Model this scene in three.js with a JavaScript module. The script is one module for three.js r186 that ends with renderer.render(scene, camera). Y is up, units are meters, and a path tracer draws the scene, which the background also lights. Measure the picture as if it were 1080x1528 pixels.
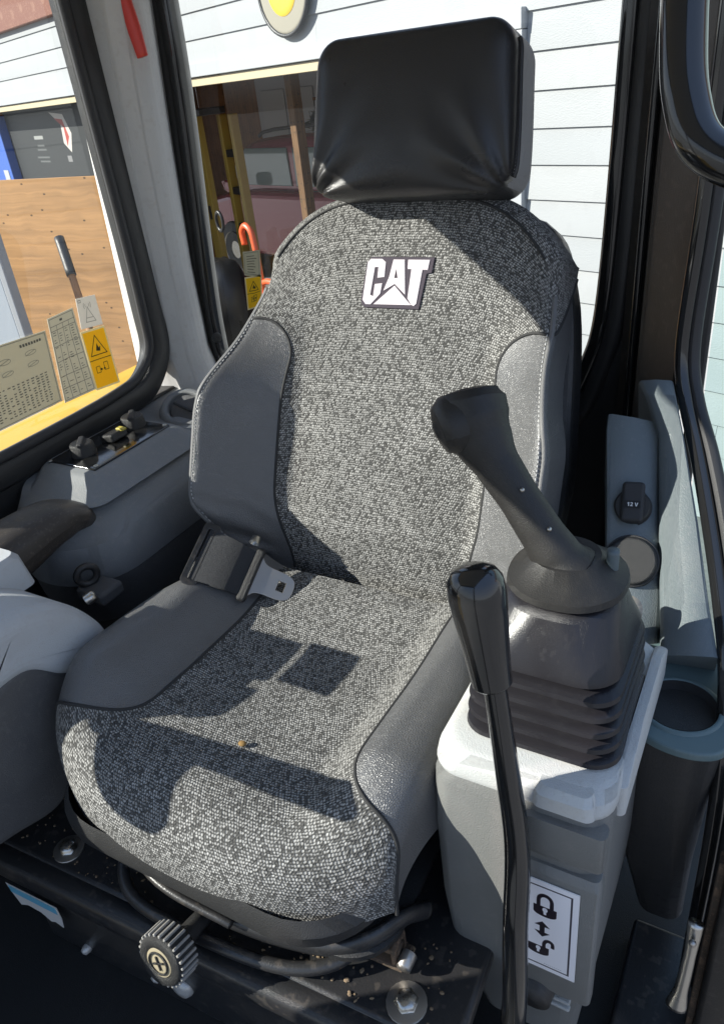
import * as THREE from 'three';
import { RoundedBoxGeometry } from 'three/addons/geometries/RoundedBoxGeometry.js';
import { mergeGeometries, mergeVertices, toCreasedNormals } from 'three/addons/utils/BufferGeometryUtils.js';

// ---------- camera, sky, sun, exposure ----------
const scene = new THREE.Scene();
const rad = THREE.MathUtils.degToRad;
const camera = new THREE.PerspectiveCamera(68.4, 723 / 1024, 0.02, 200);
camera.position.set(0.477, 1.07, 0.761);
camera.rotation.order = 'YXZ';
camera.rotation.set(rad(-30), rad(32), rad(-6.8));
const renderer = new THREE.WebGLRenderer({ antialias: true });
renderer.setSize(723, 1024);
renderer.toneMapping = THREE.LinearToneMapping;
renderer.toneMappingExposure = 1.82;
renderer.shadowMap.enabled = true;
const SUN = new THREE.Vector3(-0.72, 0.47, 0.51).normalize();
const sun = new THREE.DirectionalLight(new THREE.Color(1.0, 0.95, 0.87), 5);
sun.position.copy(SUN).multiplyScalar(12);
sun.castShadow = true;
sun.shadow.mapSize.set(4096, 4096);
sun.shadow.radius = 0.6;
Object.assign(sun.shadow.camera, { left: -9, right: 9, top: 9, bottom: -9, near: 0.5, far: 40 });
scene.add(sun, sun.target);
{
  // clear afternoon sky: deeper blue overhead, pale near the horizon, a soft aureole round the sun
  const w = 256, h = 128, d = new Float32Array(w * h * 4);
  for (let j = 0; j < h; j++) for (let i = 0; i < w; i++) {
    const el = ((j + 0.5) / h - 0.5) * Math.PI, az = ((i + 0.5) / w - 0.5) * 2 * Math.PI;
    const y = Math.sin(el), c = Math.cos(el), dx = c * Math.cos(az), dz = c * Math.sin(az);
    const up = Math.max(0, y), t = Math.pow(1 - up, 3);
    const sd = Math.max(0, dx * SUN.x + y * SUN.y + dz * SUN.z);
    const halo = 0.35 * Math.pow(sd, 24);
    const k = 0.6, o = (j * w + i) * 4;
    let r = (0.34 + 0.5 * t) * k + halo, g = (0.5 + 0.4 * t) * k + halo, b = (0.84 + 0.12 * t) * k + halo * 0.9;
    if (y < 0) { r = 0.16; g = 0.155; b = 0.15; }
    d[o] = r; d[o + 1] = g; d[o + 2] = b; d[o + 3] = 1;
  }
  const sky = new THREE.DataTexture(d, w, h, THREE.RGBAFormat, THREE.FloatType);
  sky.mapping = THREE.EquirectangularReflectionMapping;
  sky.magFilter = sky.minFilter = THREE.LinearFilter;
  sky.needsUpdate = true;
  scene.background = sky; scene.environment = sky;
}

// ---------- helpers ----------
let seed = 12345;
const rnd = () => { seed |= 0; seed = (seed + 0x6D2B79F5) | 0; let t = Math.imul(seed ^ (seed >>> 15), 1 | seed); t = (t + Math.imul(t ^ (t >>> 7), 61 | t)) ^ t; return ((t ^ (t >>> 14)) >>> 0) / 4294967296; };
const V = (x, y, z) => new THREE.Vector3(x, y, z);
const lerp = (a, b, t) => a + (b - a) * t;
const sstep = (a, b, x) => { const t = Math.min(1, Math.max(0, (x - a) / (b - a))); return t * t * (3 - 2 * t); };
const hash2 = (x, y) => { let h = Math.imul(x | 0, 374761393) + Math.imul(y | 0, 668265263); h = Math.imul(h ^ (h >>> 13), 1274126177); return ((h ^ (h >>> 16)) >>> 0) / 4294967296; };
const vnoise = (x, y, per) => {   // tiling value noise
  const xi = Math.floor(x), yi = Math.floor(y), fx = x - xi, fy = y - yi, u = fx * fx * (3 - 2 * fx), v = fy * fy * (3 - 2 * fy);
  const m = a => ((a % per) + per) % per;
  return lerp(lerp(hash2(m(xi), m(yi)), hash2(m(xi + 1), m(yi)), u), lerp(hash2(m(xi), m(yi + 1)), hash2(m(xi + 1), m(yi + 1)), u), v);
};
const fbm = (u, v, f, oct = 4) => { let s = 0, a = 0.5, n = 0; for (let k = 0; k < oct; k++) { s += a * vnoise(u * f, v * f, f); n += a; a *= 0.5; f *= 2; } return s / n; };
function tex(n, fn, srgb) {   // fn(u, v) -> [r,g,b] or grey, 0..1
  const d = new Uint8Array(n * n * 4);
  for (let j = 0; j < n; j++) for (let i = 0; i < n; i++) {
    const c = fn((i + 0.5) / n, (j + 0.5) / n), o = (j * n + i) * 4, a = Array.isArray(c) ? c : [c, c, c];
    for (let k = 0; k < 3; k++) d[o + k] = Math.max(0, Math.min(255, a[k] * 255));
    d[o + 3] = 255;
  }
  const t = new THREE.DataTexture(d, n, n);
  t.wrapS = t.wrapT = THREE.RepeatWrapping; t.magFilter = THREE.LinearFilter; t.minFilter = THREE.LinearMipmapLinearFilter; t.generateMipmaps = true;
  if (srgb) t.colorSpace = THREE.SRGBColorSpace;
  t.needsUpdate = true; return t;
}
const rep = (t, r, r2 = r) => { const c = t.clone(); c.repeat.set(r, r2); c.needsUpdate = true; return c; };
const L = (r, g, b) => new THREE.Color().setRGB(r, g === undefined ? r : g, b === undefined ? r : b);
const lin2s = x => x <= 0.0031308 ? 12.92 * x : 1.055 * Math.pow(x, 1 / 2.4) - 0.055;
const M = (o) => new THREE.MeshPhysicalMaterial(o);
const taken = {};
const numbered = n => { taken[n] = (taken[n] || 0) + 1; return taken[n] === 1 ? n : n + '_' + String(taken[n] - 1).padStart(3, '0'); };
function mesh(name, geo, mat, parent, label) {
  const m = new THREE.Mesh(geo, mat); m.name = parent ? name : numbered(name); m.castShadow = m.receiveShadow = true;
  if (label) m.userData.label = label;
  (parent || scene).add(m); return m;
}
function thing(name, label, category, pos = [0, 0, 0], group) {
  const g = new THREE.Group(); g.name = numbered(name); g.position.set(...pos); g.userData = { label, category };
  if (group) g.userData.group = group;
  scene.add(g); return g;
}
function tag(o, label, category, group) { Object.assign(o.userData, { label, category }); if (group) o.userData.group = group; return o; }
const struct = o => { o.userData.kind = 'structure'; return o; };
const rbox = (w, h, d, r = 0.004, s = 3) => new RoundedBoxGeometry(w, h, d, s, Math.min(r, w / 2.01, h / 2.01, d / 2.01));
const at = (g, x, y, z, ry = 0, rx = 0, rz = 0) => { if (rx) g.rotateX(rx); if (ry) g.rotateY(ry); if (rz) g.rotateZ(rz); return g.translate(x, y, z); };
const span = (x0, x1, y0, y1, z0, z1, r = 0.004) => rbox(x1 - x0, y1 - y0, z1 - z0, r).translate((x0 + x1) / 2, (y0 + y1) / 2, (z0 + z1) / 2);
function boxUV(g, s = 1) {   // uv in metres from the dominant normal axis
  const p = g.attributes.position, n = g.attributes.normal, uv = new Float32Array(p.count * 2);
  for (let i = 0; i < p.count; i++) {
    const ax = Math.abs(n.getX(i)), ay = Math.abs(n.getY(i)), az = Math.abs(n.getZ(i));
    const [a, b] = ax > ay && ax > az ? [p.getZ(i), p.getY(i)] : ay > az ? [p.getX(i), p.getZ(i)] : [p.getX(i), p.getY(i)];
    uv[2 * i] = a * s; uv[2 * i + 1] = b * s;
  }
  g.setAttribute('uv', new THREE.BufferAttribute(uv, 2)); return g;
}
const clean = g => { g = g.index ? g.toNonIndexed() : g; for (const k of Object.keys(g.attributes)) if (!['position', 'normal', 'uv'].includes(k)) g.deleteAttribute(k); return g; };
const merge = (...gs) => mergeGeometries(gs.map(clean));
function sweep(pts, rx, ry = rx, ns = 16, nl = 0, up = V(0, 1, 0), sq = 2) {   // tube with radii along its length, capped
  const c = new THREE.CatmullRomCurve3(pts, false, 'centripetal'), n = nl || (pts.length - 1) * 6, pos = [], idx = [], uv = [];
  const val = (a, t) => { const x = t * (a.length - 1), i = Math.min(a.length - 2, Math.floor(x)); const f = x - i; return lerp(a[i], a[i + 1], f * f * (3 - 2 * f) * 0.5 + f * 0.5); };
  const A = Array.isArray(rx) ? rx : [rx, rx], B = Array.isArray(ry) ? ry : [ry, ry];
  let len = 0, prev = null, side = null;
  for (let i = 0; i <= n; i++) {
    const t = i / n, p = c.getPoint(t), T = c.getTangent(t);
    if (prev) len += p.distanceTo(prev); prev = p.clone();
    let s = side ? side.clone().addScaledVector(T, -side.dot(T)) : new THREE.Vector3().crossVectors(up, T);
    s.normalize(); side = s; const b = new THREE.Vector3().crossVectors(T, s);
    const a = val(A, t), bb = val(B, t);
    for (let k = 0; k <= ns; k++) {
      const th = k / ns * Math.PI * 2, cs = Math.cos(th), sn = Math.sin(th);
      const e = 2 / sq, X = Math.sign(cs) * Math.pow(Math.abs(cs), e) * a, Y = Math.sign(sn) * Math.pow(Math.abs(sn), e) * bb;
      pos.push(p.x + s.x * X + b.x * Y, p.y + s.y * X + b.y * Y, p.z + s.z * X + b.z * Y); uv.push(k / ns * a * 6.28, len);
    }
  }
  const R = ns + 1;
  for (let i = 0; i < n; i++) for (let k = 0; k < ns; k++) { const o = i * R + k; idx.push(o, o + 1, o + R, o + 1, o + R + 1, o + R); }
  for (const [i, f] of [[0, 1], [n, 0]]) { const o = pos.length / 3, p = c.getPoint(i / n); pos.push(p.x, p.y, p.z); uv.push(0, 0); for (let k = 0; k < ns; k++) f ? idx.push(o, i * R + k + 1, i * R + k) : idx.push(o, i * R + k, i * R + k + 1); }
  const g = new THREE.BufferGeometry(); g.setAttribute('position', new THREE.Float32BufferAttribute(pos, 3)); g.setAttribute('uv', new THREE.Float32BufferAttribute(uv, 2)); g.setIndex(idx); g.computeVertexNormals(); return g;
}
const tube = (pts, r, ns = 12, nl = 0) => sweep(pts.map(p => V(...p)), r, r, ns, nl);
function rings(rs, capA = true, capB = true, cre = 0.6) {   // loft through closed rings of equal count
  const n = rs[0].length, pos = [], idx = [];
  for (const r of rs) for (const p of r) pos.push(p.x, p.y, p.z);
  for (let i = 0; i < rs.length - 1; i++) for (let k = 0; k < n; k++) { const a = i * n + k, b = i * n + (k + 1) % n; idx.push(a, b, a + n, b, b + n, a + n); }
  for (const [i, use, f] of [[0, capA, 1], [rs.length - 1, capB, 0]]) if (use) {
    const c = V(0, 0, 0); rs[i].forEach(p => c.add(p)); c.divideScalar(n); const o = pos.length / 3; pos.push(c.x, c.y, c.z);
    for (let k = 0; k < n; k++) { const a = i * n + k, b = i * n + (k + 1) % n; f ? idx.push(o, b, a) : idx.push(o, a, b); }
  }
  const g = new THREE.BufferGeometry(); g.setAttribute('position', new THREE.Float32BufferAttribute(pos, 3)); g.setIndex(idx);
  // normals must point outwards: flip if the volume is negative
  const P = g.attributes.position; let vol = 0; const a = V(0, 0, 0), b = V(0, 0, 0), c = V(0, 0, 0);
  for (let i = 0; i < idx.length; i += 3) { a.fromBufferAttribute(P, idx[i]); b.fromBufferAttribute(P, idx[i + 1]); c.fromBufferAttribute(P, idx[i + 2]); vol += a.dot(b.cross(c)); }
  if (vol < 0) { for (let i = 0; i < idx.length; i += 3) [idx[i], idx[i + 1]] = [idx[i + 1], idx[i]]; g.setIndex(idx); }
  return boxUV(toCreasedNormals(g, cre));
}
function rr(x0, x1, z0, z1, r, y, per = 6) {   // horizontal rounded rectangle ring; y may be a function of x,z
  const out = [];
  for (const [cx, cz, a0] of [[x1 - r, z1 - r, 0], [x0 + r, z1 - r, 1], [x0 + r, z0 + r, 2], [x1 - r, z0 + r, 3]])
    for (let k = 0; k <= per; k++) { const a = (a0 + k / per) * Math.PI / 2, x = cx + r * Math.cos(a), z = cz + r * Math.sin(a); out.push(V(x, typeof y === 'function' ? y(x, z) : y, z)); }
  return out;
}
function poly(pts, depth, bevel = 0.004, seg = 3) {   // extrude an (a,b) outline along +z
  const s = new THREE.Shape(pts.map(p => new THREE.Vector2(p[0], p[1])));
  return new THREE.ExtrudeGeometry(s, { depth: depth - 2 * bevel, bevelEnabled: bevel > 0, bevelThickness: bevel, bevelSize: bevel, bevelOffset: -bevel, bevelSegments: seg, curveSegments: 8 }).translate(0, 0, bevel);
}
function smoothPoly(pts, n = 60) { const c = new THREE.CatmullRomCurve3(pts.map(p => V(p[0], p[1], 0)), true, 'centripetal'); return c.getPoints(n).slice(0, n).map(p => [p.x, p.y]); }
const alongX = (g, x0) => boxUV(g.applyMatrix4(new THREE.Matrix4().makeBasis(V(0, 0, 1), V(0, 1, 0), V(-1, 0, 0))).translate(x0, 0, 0)); // (a,b) -> (z,y), depth runs to -x
function lathe(prof, n = 32) { return new THREE.LatheGeometry(prof.map(p => new THREE.Vector2(p[0], p[1])), n); }
const orient = (g, from, to, pos) => g.applyQuaternion(new THREE.Quaternion().setFromUnitVectors(from.clone().normalize(), to.clone().normalize())).translate(...pos);

// ---------- textures and materials ----------
const NF = 1024, CELLS = 62;   // tweed: 62 stitches across 0.2 m
const stitch = (u, v) => {
  const y = (v * CELLS + (vnoise(u * 22 + 5, v * 22, 22) - 0.5) * 0.6 + CELLS) % CELLS, row = Math.floor(y), x = u * CELLS + (row % 2) * 0.5 + (vnoise(u * 11, v * 11, 11) - 0.5) * 0.6;
  const col = ((Math.floor(x) % CELLS) + CELLS) % CELLS, fx = x - Math.floor(x) - 0.5, fy = y - row - 0.5;
  const h = hash2(col, row), h2 = hash2(col + 91, row + 13), h3 = hash2(col + 7, row + 57);
  const an = (h3 > 0.3 ? 0.7 : -0.6) + (h2 - 0.5) * 1.1, c = Math.cos(an), s = Math.sin(an), X = (fx - (h3 - .5) * .3) * c + (fy + (h - .5) * .3) * s, Y = -(fx - (h3 - .5) * .3) * s + (fy + (h - .5) * .3) * c;
  const d = Math.sqrt((X / (0.46 + 0.14 * h3)) ** 2 + (Y / (0.3 + 0.14 * h2)) ** 2);
  return [sstep(1.3, 0.45, d), h, h2];
};
const fabricMap = tex(NF, (u, v) => {
  const [k, h, h2] = stitch(u, v), n = fbm(u, v, 128, 2), big = fbm(u, v, 6, 3);
  const dark = 0.03 + 0.08 * n, light = (h < 0.2 ? 0.11 : 0.19 + 0.14 * h + 0.13 * h2) * (0.7 + 0.6 * n) * (0.85 + 0.3 * big);
  const c = lerp(dark, light, k); return [lin2s(c * 1.0), lin2s(c * 0.99), lin2s(c * 0.95)];
}, true);
const fabricBump = tex(NF, (u, v) => { const [k] = stitch(u, v); return 0.15 + 0.65 * k + 0.2 * fbm(u, v, 128, 2); });
const wrinkle = (u, v) => { const a = Math.abs(fbm(u, v, 4, 4) - 0.5), b = Math.abs(fbm(u + 0.31, v + 0.17, 9, 3) - 0.5); return sstep(0.03, 0.0, a) * 0.5 + sstep(0.025, 0.0, b) * 0.35; };
const grain = tex(512, (u, v) => {   // leather pebble: distance to nearest cell point
  const f = 48, x = u * f, y = v * f; let m = 9, m2 = 9;
  for (let j = -1; j <= 1; j++) for (let i = -1; i <= 1; i++) {
    const a = Math.floor(x) + i, b = Math.floor(y) + j, aa = ((a % f) + f) % f, bb = ((b % f) + f) % f;
    const dd = Math.hypot(a + hash2(aa, bb) - x, b + hash2(aa + 131, bb + 17) - y); if (dd < m) { m2 = m; m = dd; } else if (dd < m2) m2 = dd;
  }
  return 0.25 + 0.4 * sstep(0, 0.35, m2 - m) + 0.35 * fbm(u, v, 16, 3) - 0.22 * wrinkle(u, v);
});
const fine = tex(512, (u, v) => 0.5 + 0.5 * (fbm(u, v, 128, 2) - 0.5) * 2);
const blotch = tex(512, (u, v) => 0.62 + 0.38 * fbm(u, v, 8, 5));
const smear = tex(512, (u, v) => { const a = fbm(u, v, 5, 5), b = fbm(u + 0.37, v, 40, 2); return 0.55 + 0.45 * a + (b > 0.72 ? 0.2 : 0); });
const dusty = (base, dust, amt) => tex(512, (u, v) => {   // settled dust specks and smudges with grain of their own
  const a = sstep(0.5, 0.72, fbm(u, v, 6, 5)) * 0.6 + sstep(0.66, 0.8, fbm(u + .3, v + .7, 64, 2)) * 0.7; const k = Math.min(1, a) * amt;
  return [0, 1, 2].map(i => lin2s(lerp(base[i], dust[i], k)));
}, true);
const wood = tex(512, (u, v) => { const g = fbm(u * 1, v * 1, 6, 4), s = vnoise(u * 90 + 3 * g, v * 3, 512), k = fbm(u, v, 24, 3); const c = 0.75 + 0.22 * s + 0.2 * (g - .5) - (k > .74 ? .2 : 0); return [c * 0.72, c * 0.5, c * 0.3]; }, true);

const mFabric = M({ map: rep(fabricMap, 5), bumpMap: rep(fabricBump, 5), bumpScale: 0.001, roughness: 0.95, specularIntensity: 0.25, sheen: 0.15, sheenRoughness: 0.6, sheenColor: L(0.6) });
const mVinyl = M({ color: L(0.1, 0.101, 0.103), ior: 1.9, bumpMap: rep(grain, 9), bumpScale: 0.0008, roughness: 0.5, roughnessMap: rep(smear, 3) });
const mVinylHead = M({ color: L(0.03, 0.029, 0.029), bumpMap: rep(grain, 12), bumpScale: 0.0002, roughness: 0.42, roughnessMap: rep(smear, 4) });
const mGusset = M({ color: L(0.3), bumpMap: rep(grain, 9), bumpScale: 0.0005, roughness: 0.6 });
const mPiping = M({ color: L(0.16), bumpMap: rep(grain, 14), bumpScale: 0.0004, roughness: 0.5 });
const mSeam = M({ color: L(0.03), roughness: 0.8 });
const mThread = M({ color: L(0.45), roughness: 0.8 });
const mBlackPl = M({ color: L(0.028), roughness: 0.5, bumpMap: rep(fine, 12), bumpScale: 0.0003, roughnessMap: rep(smear, 3) });
const mRubber = M({ color: L(0.03, 0.03, 0.032), roughness: 0.55, bumpMap: rep(fine, 10), bumpScale: 0.0002 });
const mBoot = M({ color: L(0.017, 0.016, 0.019), roughness: 0.4, bumpMap: rep(fine, 16), bumpScale: 0.00008, roughnessMap: rep(smear, 4) });
const mGrip = M({ map: rep(dusty([0.02, 0.019, 0.018], [0.05, 0.046, 0.042], 0.22), 5), roughness: 0.5, bumpMap: rep(fine, 14), bumpScale: 0.0002 });
const mGloss = M({ color: L(0.012), roughness: 0.14, clearcoat: 0.6, clearcoatRoughness: 0.08 });
const mSteelBlack = M({ map: rep(dusty([0.025, 0.025, 0.026], [0.13, 0.11, 0.09], 0.4), 2), roughness: 0.34, clearcoat: 0.25, bumpMap: rep(fine, 5), bumpScale: 0.0002, clearcoatRoughness: 0.3 });
const mPillarR = M({ map: rep(dusty([0.02, 0.018, 0.016], [0.055, 0.048, 0.042], 0.6), 2), roughness: 0.42, bumpMap: rep(fine, 8), bumpScale: 0.0002 });
const mGreyTrim = M({ map: rep(dusty([0.6, 0.6, 0.59], [0.5, 0.48, 0.45], 0.4), 2), roughness: 0.6, bumpMap: rep(fine, 10), bumpScale: 0.0004 });
const mGreyDark = M({ map: rep(dusty([0.21, 0.22, 0.23], [0.28, 0.28, 0.27], 0.4), 3), roughness: 0.55, bumpMap: rep(fine, 10), bumpScale: 0.0004 });
const mGreyDeep = M({ map: rep(dusty([0.1, 0.101, 0.104], [0.16, 0.155, 0.15], 0.4), 3), roughness: 0.6, bumpMap: rep(fine, 10), bumpScale: 0.0004 });
const mGreyBox = M({ map: rep(dusty([0.17, 0.172, 0.166], [0.22, 0.22, 0.21], 0.35), 3), roughness: 0.42, bumpMap: rep(fine, 10), bumpScale: 0.0003 });
const mGreyLight = M({ map: rep(dusty([0.5, 0.51, 0.5], [0.4, 0.38, 0.34], 0.3), 4), roughness: 0.5, bumpMap: rep(fine, 10), bumpScale: 0.0003 });
const mGreyBlue = M({ map: rep(dusty([0.52, 0.54, 0.56], [0.44, 0.43, 0.41], 0.3), 4), roughness: 0.5, bumpMap: rep(fine, 10), bumpScale: 0.0003 });
const mPanelBlue = M({ map: rep(dusty([0.13, 0.155, 0.165], [0.19, 0.2, 0.205], 0.4), 4), roughness: 0.5, bumpMap: rep(fine, 10), bumpScale: 0.0003 });
const mTeal = M({ color: L(0.11, 0.165, 0.175), roughness: 0.45 });
const mZinc = M({ color: L(0.5, 0.49, 0.46), metalness: 1, roughness: 0.38, roughnessMap: rep(blotch, 6) });
const mBoltPale = M({ color: L(0.55, 0.53, 0.5), metalness: 0.3, roughness: 0.35 });
const mSteel = M({ color: L(0.42, 0.4, 0.37), metalness: 0.9, roughness: 0.45, roughnessMap: rep(blotch, 8) });
const mRust = M({ map: rep(dusty([0.07, 0.05, 0.035], [0.2, 0.13, 0.08], 1), 8), roughness: 0.9 });
const mWeb = M({ color: L(0.035, 0.037, 0.042), roughness: 0.7, bumpMap: rep(fine, 60, 10), bumpScale: 0.0006 });
const mRed = M({ color: L(0.6, 0.05, 0.035), roughness: 0.4 });
const mWhitePrint = M({ color: L(0.6, 0.55, 0.58), roughness: 0.7 });
const mGlass = M({ color: L(0.93, 0.96, 0.95), transmission: 1, thickness: 0, roughness: 0.0, ior: 1.5 });
const mGlassTint = M({ color: L(0.66, 0.82, 0.81), transmission: 1, thickness: 0, roughness: 0.02, ior: 1.5 });
const mYellow = M({ color: L(0.75, 0.42, 0.02), roughness: 0.4, clearcoat: 0.3 });

// ---------- setting outside ----------
{
  const g = new THREE.PlaneGeometry(120, 120).rotateX(-Math.PI / 2);
  const m = M({ map: rep(tex(512, (u, v) => { const c = 0.34 + 0.18 * (fbm(u, v, 8, 5) - 0.5) + 0.12 * (fbm(u, v, 128, 2) - 0.5); return [lin2s(c * .62), lin2s(c * .6), lin2s(c * .57)]; }, true), 60), roughness: 0.95 });
  const o = mesh('ground', g, m); o.position.y = -0.9; struct(o); o.userData.label = 'grey concrete driveway under the machine and the house';
}
const HX = -0.462, HZ = -2.84, HR = -0.346;
const house = thing('house', 'white lap sided house with open garage doorways behind the cab', 'house', [HX, -0.9, HZ]);
house.rotation.y = HR;
const sidingStain = tex(512, (u, v) => { const a = fbm(u, v, 5, 5), b = vnoise(u * 40, v * 6, 512), k = 0.9 + 0.1 * a - 0.05 * sstep(0.6, 0.8, b) * a; return [k, k, k * (0.985 + 0.015 * a)]; });
const mSiding = [0, 1, 2].map(i => M({ map: rep(sidingStain, 0.7 + 0.2 * i, 1.1), color: L(0.345 + 0.012 * i, 0.362 + 0.01 * i, 0.375 + 0.008 * i), roughness: 0.6, bumpMap: rep(fine, 3), bumpScale: 0.0006 }));
const mTrim = M({ color: L(0.39, 0.405, 0.42), roughness: 0.5 });
const mTan = M({ color: L(0.5, 0.43, 0.28), roughness: 0.7 });
const mWallIn = M({ map: rep(wood, 1), roughness: 0.9, color: L(0.7) });
const mBrick = M({ map: rep(dusty([0.2, 0.09, 0.065], [0.3, 0.17, 0.12], 1), 2), roughness: 0.9 });
{
  const span2 = (n, m, ...a) => mesh(n, boxUV(span(...a)), m, house);
  // backing walls
  span2('wall', mTrim, -0.38, 4, 0, 2.62, -0.16, -0.02, 0.002);
  span2('wall', mTrim, -11, -0.38, 2.06, 2.62, -0.16, -0.02, 0.002);
  span2('roof', mBrick, -11.2, 4.2, 2.64, 2.9, -4.9, 0.06, 0.01);
  // lap siding: every board its own piece
  const lap = new THREE.Shape([new THREE.Vector2(0, 0), new THREE.Vector2(0.02, 0), new THREE.Vector2(0.006, 0.165), new THREE.Vector2(0, 0.165)]);
  const lapG = new THREE.ExtrudeGeometry(lap, { depth: 1, bevelEnabled: true, bevelSize: 0.0008, bevelThickness: 0.0004, bevelSegments: 1 }).rotateY(-Math.PI / 2).translate(0, 0, 0);
  lapG.applyMatrix4(new THREE.Matrix4().makeScale(-1, 1, 1)); // now runs along +x, face to +z
  { const p = lapG.attributes.position; const ix = lapG.index; if (!ix) { for (let i = 0; i < p.count; i += 3) { const a = [p.getX(i), p.getY(i), p.getZ(i)], b = [p.getX(i + 1), p.getY(i + 1), p.getZ(i + 1)]; p.setXYZ(i, ...b); p.setXYZ(i + 1, ...a); } } lapG.computeVertexNormals(); boxUV(lapG); }
  for (let r = 0; r < 18; r++) {
    const y = 1.682 - 11 * 0.149 + r * 0.149; if (y > 2.6) continue;
    const left = y > 2.1 ? -10.9 : -0.275; let x = left; const step = 3.66; let first = 0.9 + ((r * 1.37) % 2.6);
    while (x < 3.9) {
      const e = Math.min(3.95, x + (first || step)); first = 0;
      const b = mesh('siding_board', lapG, mSiding[(r * 7 + Math.round(x * 3 + 90)) % 3], house); b.scale.x = e - x - 0.003; b.position.set(x, y, -0.018); x = e;
    }
  }
  span2('trim', mTrim, -10.95, -0.277, 2.066, 2.145, -0.02, 0.034, 0.004);
  span2('trim', mTrim, -0.4, -0.277, 0, 2.064, -0.02, 0.03, 0.004);
  span2('door_seal', mTan, -10.95, -0.402, 2.012, 2.06, -0.15, 0.01, 0.003);
  span2('post', mTrim, -4.75, -4.2, 0, 2.01, -0.14, 0.02, 0.004);
  // garage inside
  span2('garage_wall', mWallIn, -11, 0.6, 0, 2.6, -4.8, -4.7, 0.002);
  span2('garage_wall', mWallIn, 0.5, 0.6, 0, 2.6, -4.7, -0.17, 0.002);
  span2('garage_wall', mWallIn, -11.1, -11, 0, 2.6, -4.7, 0, 0.002);
  span2('garage_wall', mWallIn, -4.6, -4.45, 0, 2.3, -0.75, -0.15, 0.002);
  span2('garage_ceiling', mWallIn, -11, 0.5, 2.5, 2.6, -4.7, -0.17, 0.002);
  const d = span2('door', M({ color: L(0.42, 0.42, 0.44), roughness: 0.5 }), -9.1, -7.5, 0, 2.1, -4.69, -4.63, 0.01);
  mesh('door_panel', boxUV(span(-8.95, -8.35, 0.2, 1.9, -4.63, -4.61, 0.008)), M({ color: L(0.46), roughness: 0.5 }), d);
  mesh('door_panel', boxUV(span(-8.25, -7.65, 0.2, 1.9, -4.63, -4.61, 0.008)), M({ color: L(0.46), roughness: 0.5 }), d);
  span2('shelf', mWallIn, -7.4, -1, 1.72, 1.76, -4.69, -4.4, 0.003);
  for (const x of [-6.4, -5.3, -4.0, -2.9]) span2('stud', M({ map: rep(wood, 2), roughness: 0.8 }), x, x + 0.09, 0, 2.48, -4.69, -4.6, 0.003);
}
// house-local point to world
const hw = (x, y, z) => { const v = V(x, y, z).applyAxisAngle(V(0, 1, 0), HR); return [v.x + HX, v.y - 0.9, v.z + HZ]; };
const onHouse = (name, label, cat, x, y, z, turn = 0, group) => { const g = thing(name, label, cat, hw(x, y, z), group); g.rotation.y = HR + turn; return g; };
{ // round plaque above the doorway
  const g = onHouse('wall_plaque', 'round grey plaque with yellow centre on the white siding', 'plaque', -1.91, 2.42, 0.02);
  mesh('disc', lathe([[0, 0], [0.215, 0], [0.225, 0.012], [0.2, 0.022], [0, 0.022]]).rotateX(Math.PI / 2), M({ color: L(0.3, 0.28, 0.22), roughness: 0.7 }), g);
  mesh('rim', new THREE.TorusGeometry(0.222, 0.012, 8, 48).translate(0, 0, 0.014), mBlackPl, g);
  mesh('centre', lathe([[0, 0.034], [0.1, 0.034], [0.13, 0.024], [0.13, 0.02]].reverse()).rotateX(Math.PI / 2), M({ color: L(0.75, 0.5, 0.05), roughness: 0.5 }), g);
}
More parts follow.
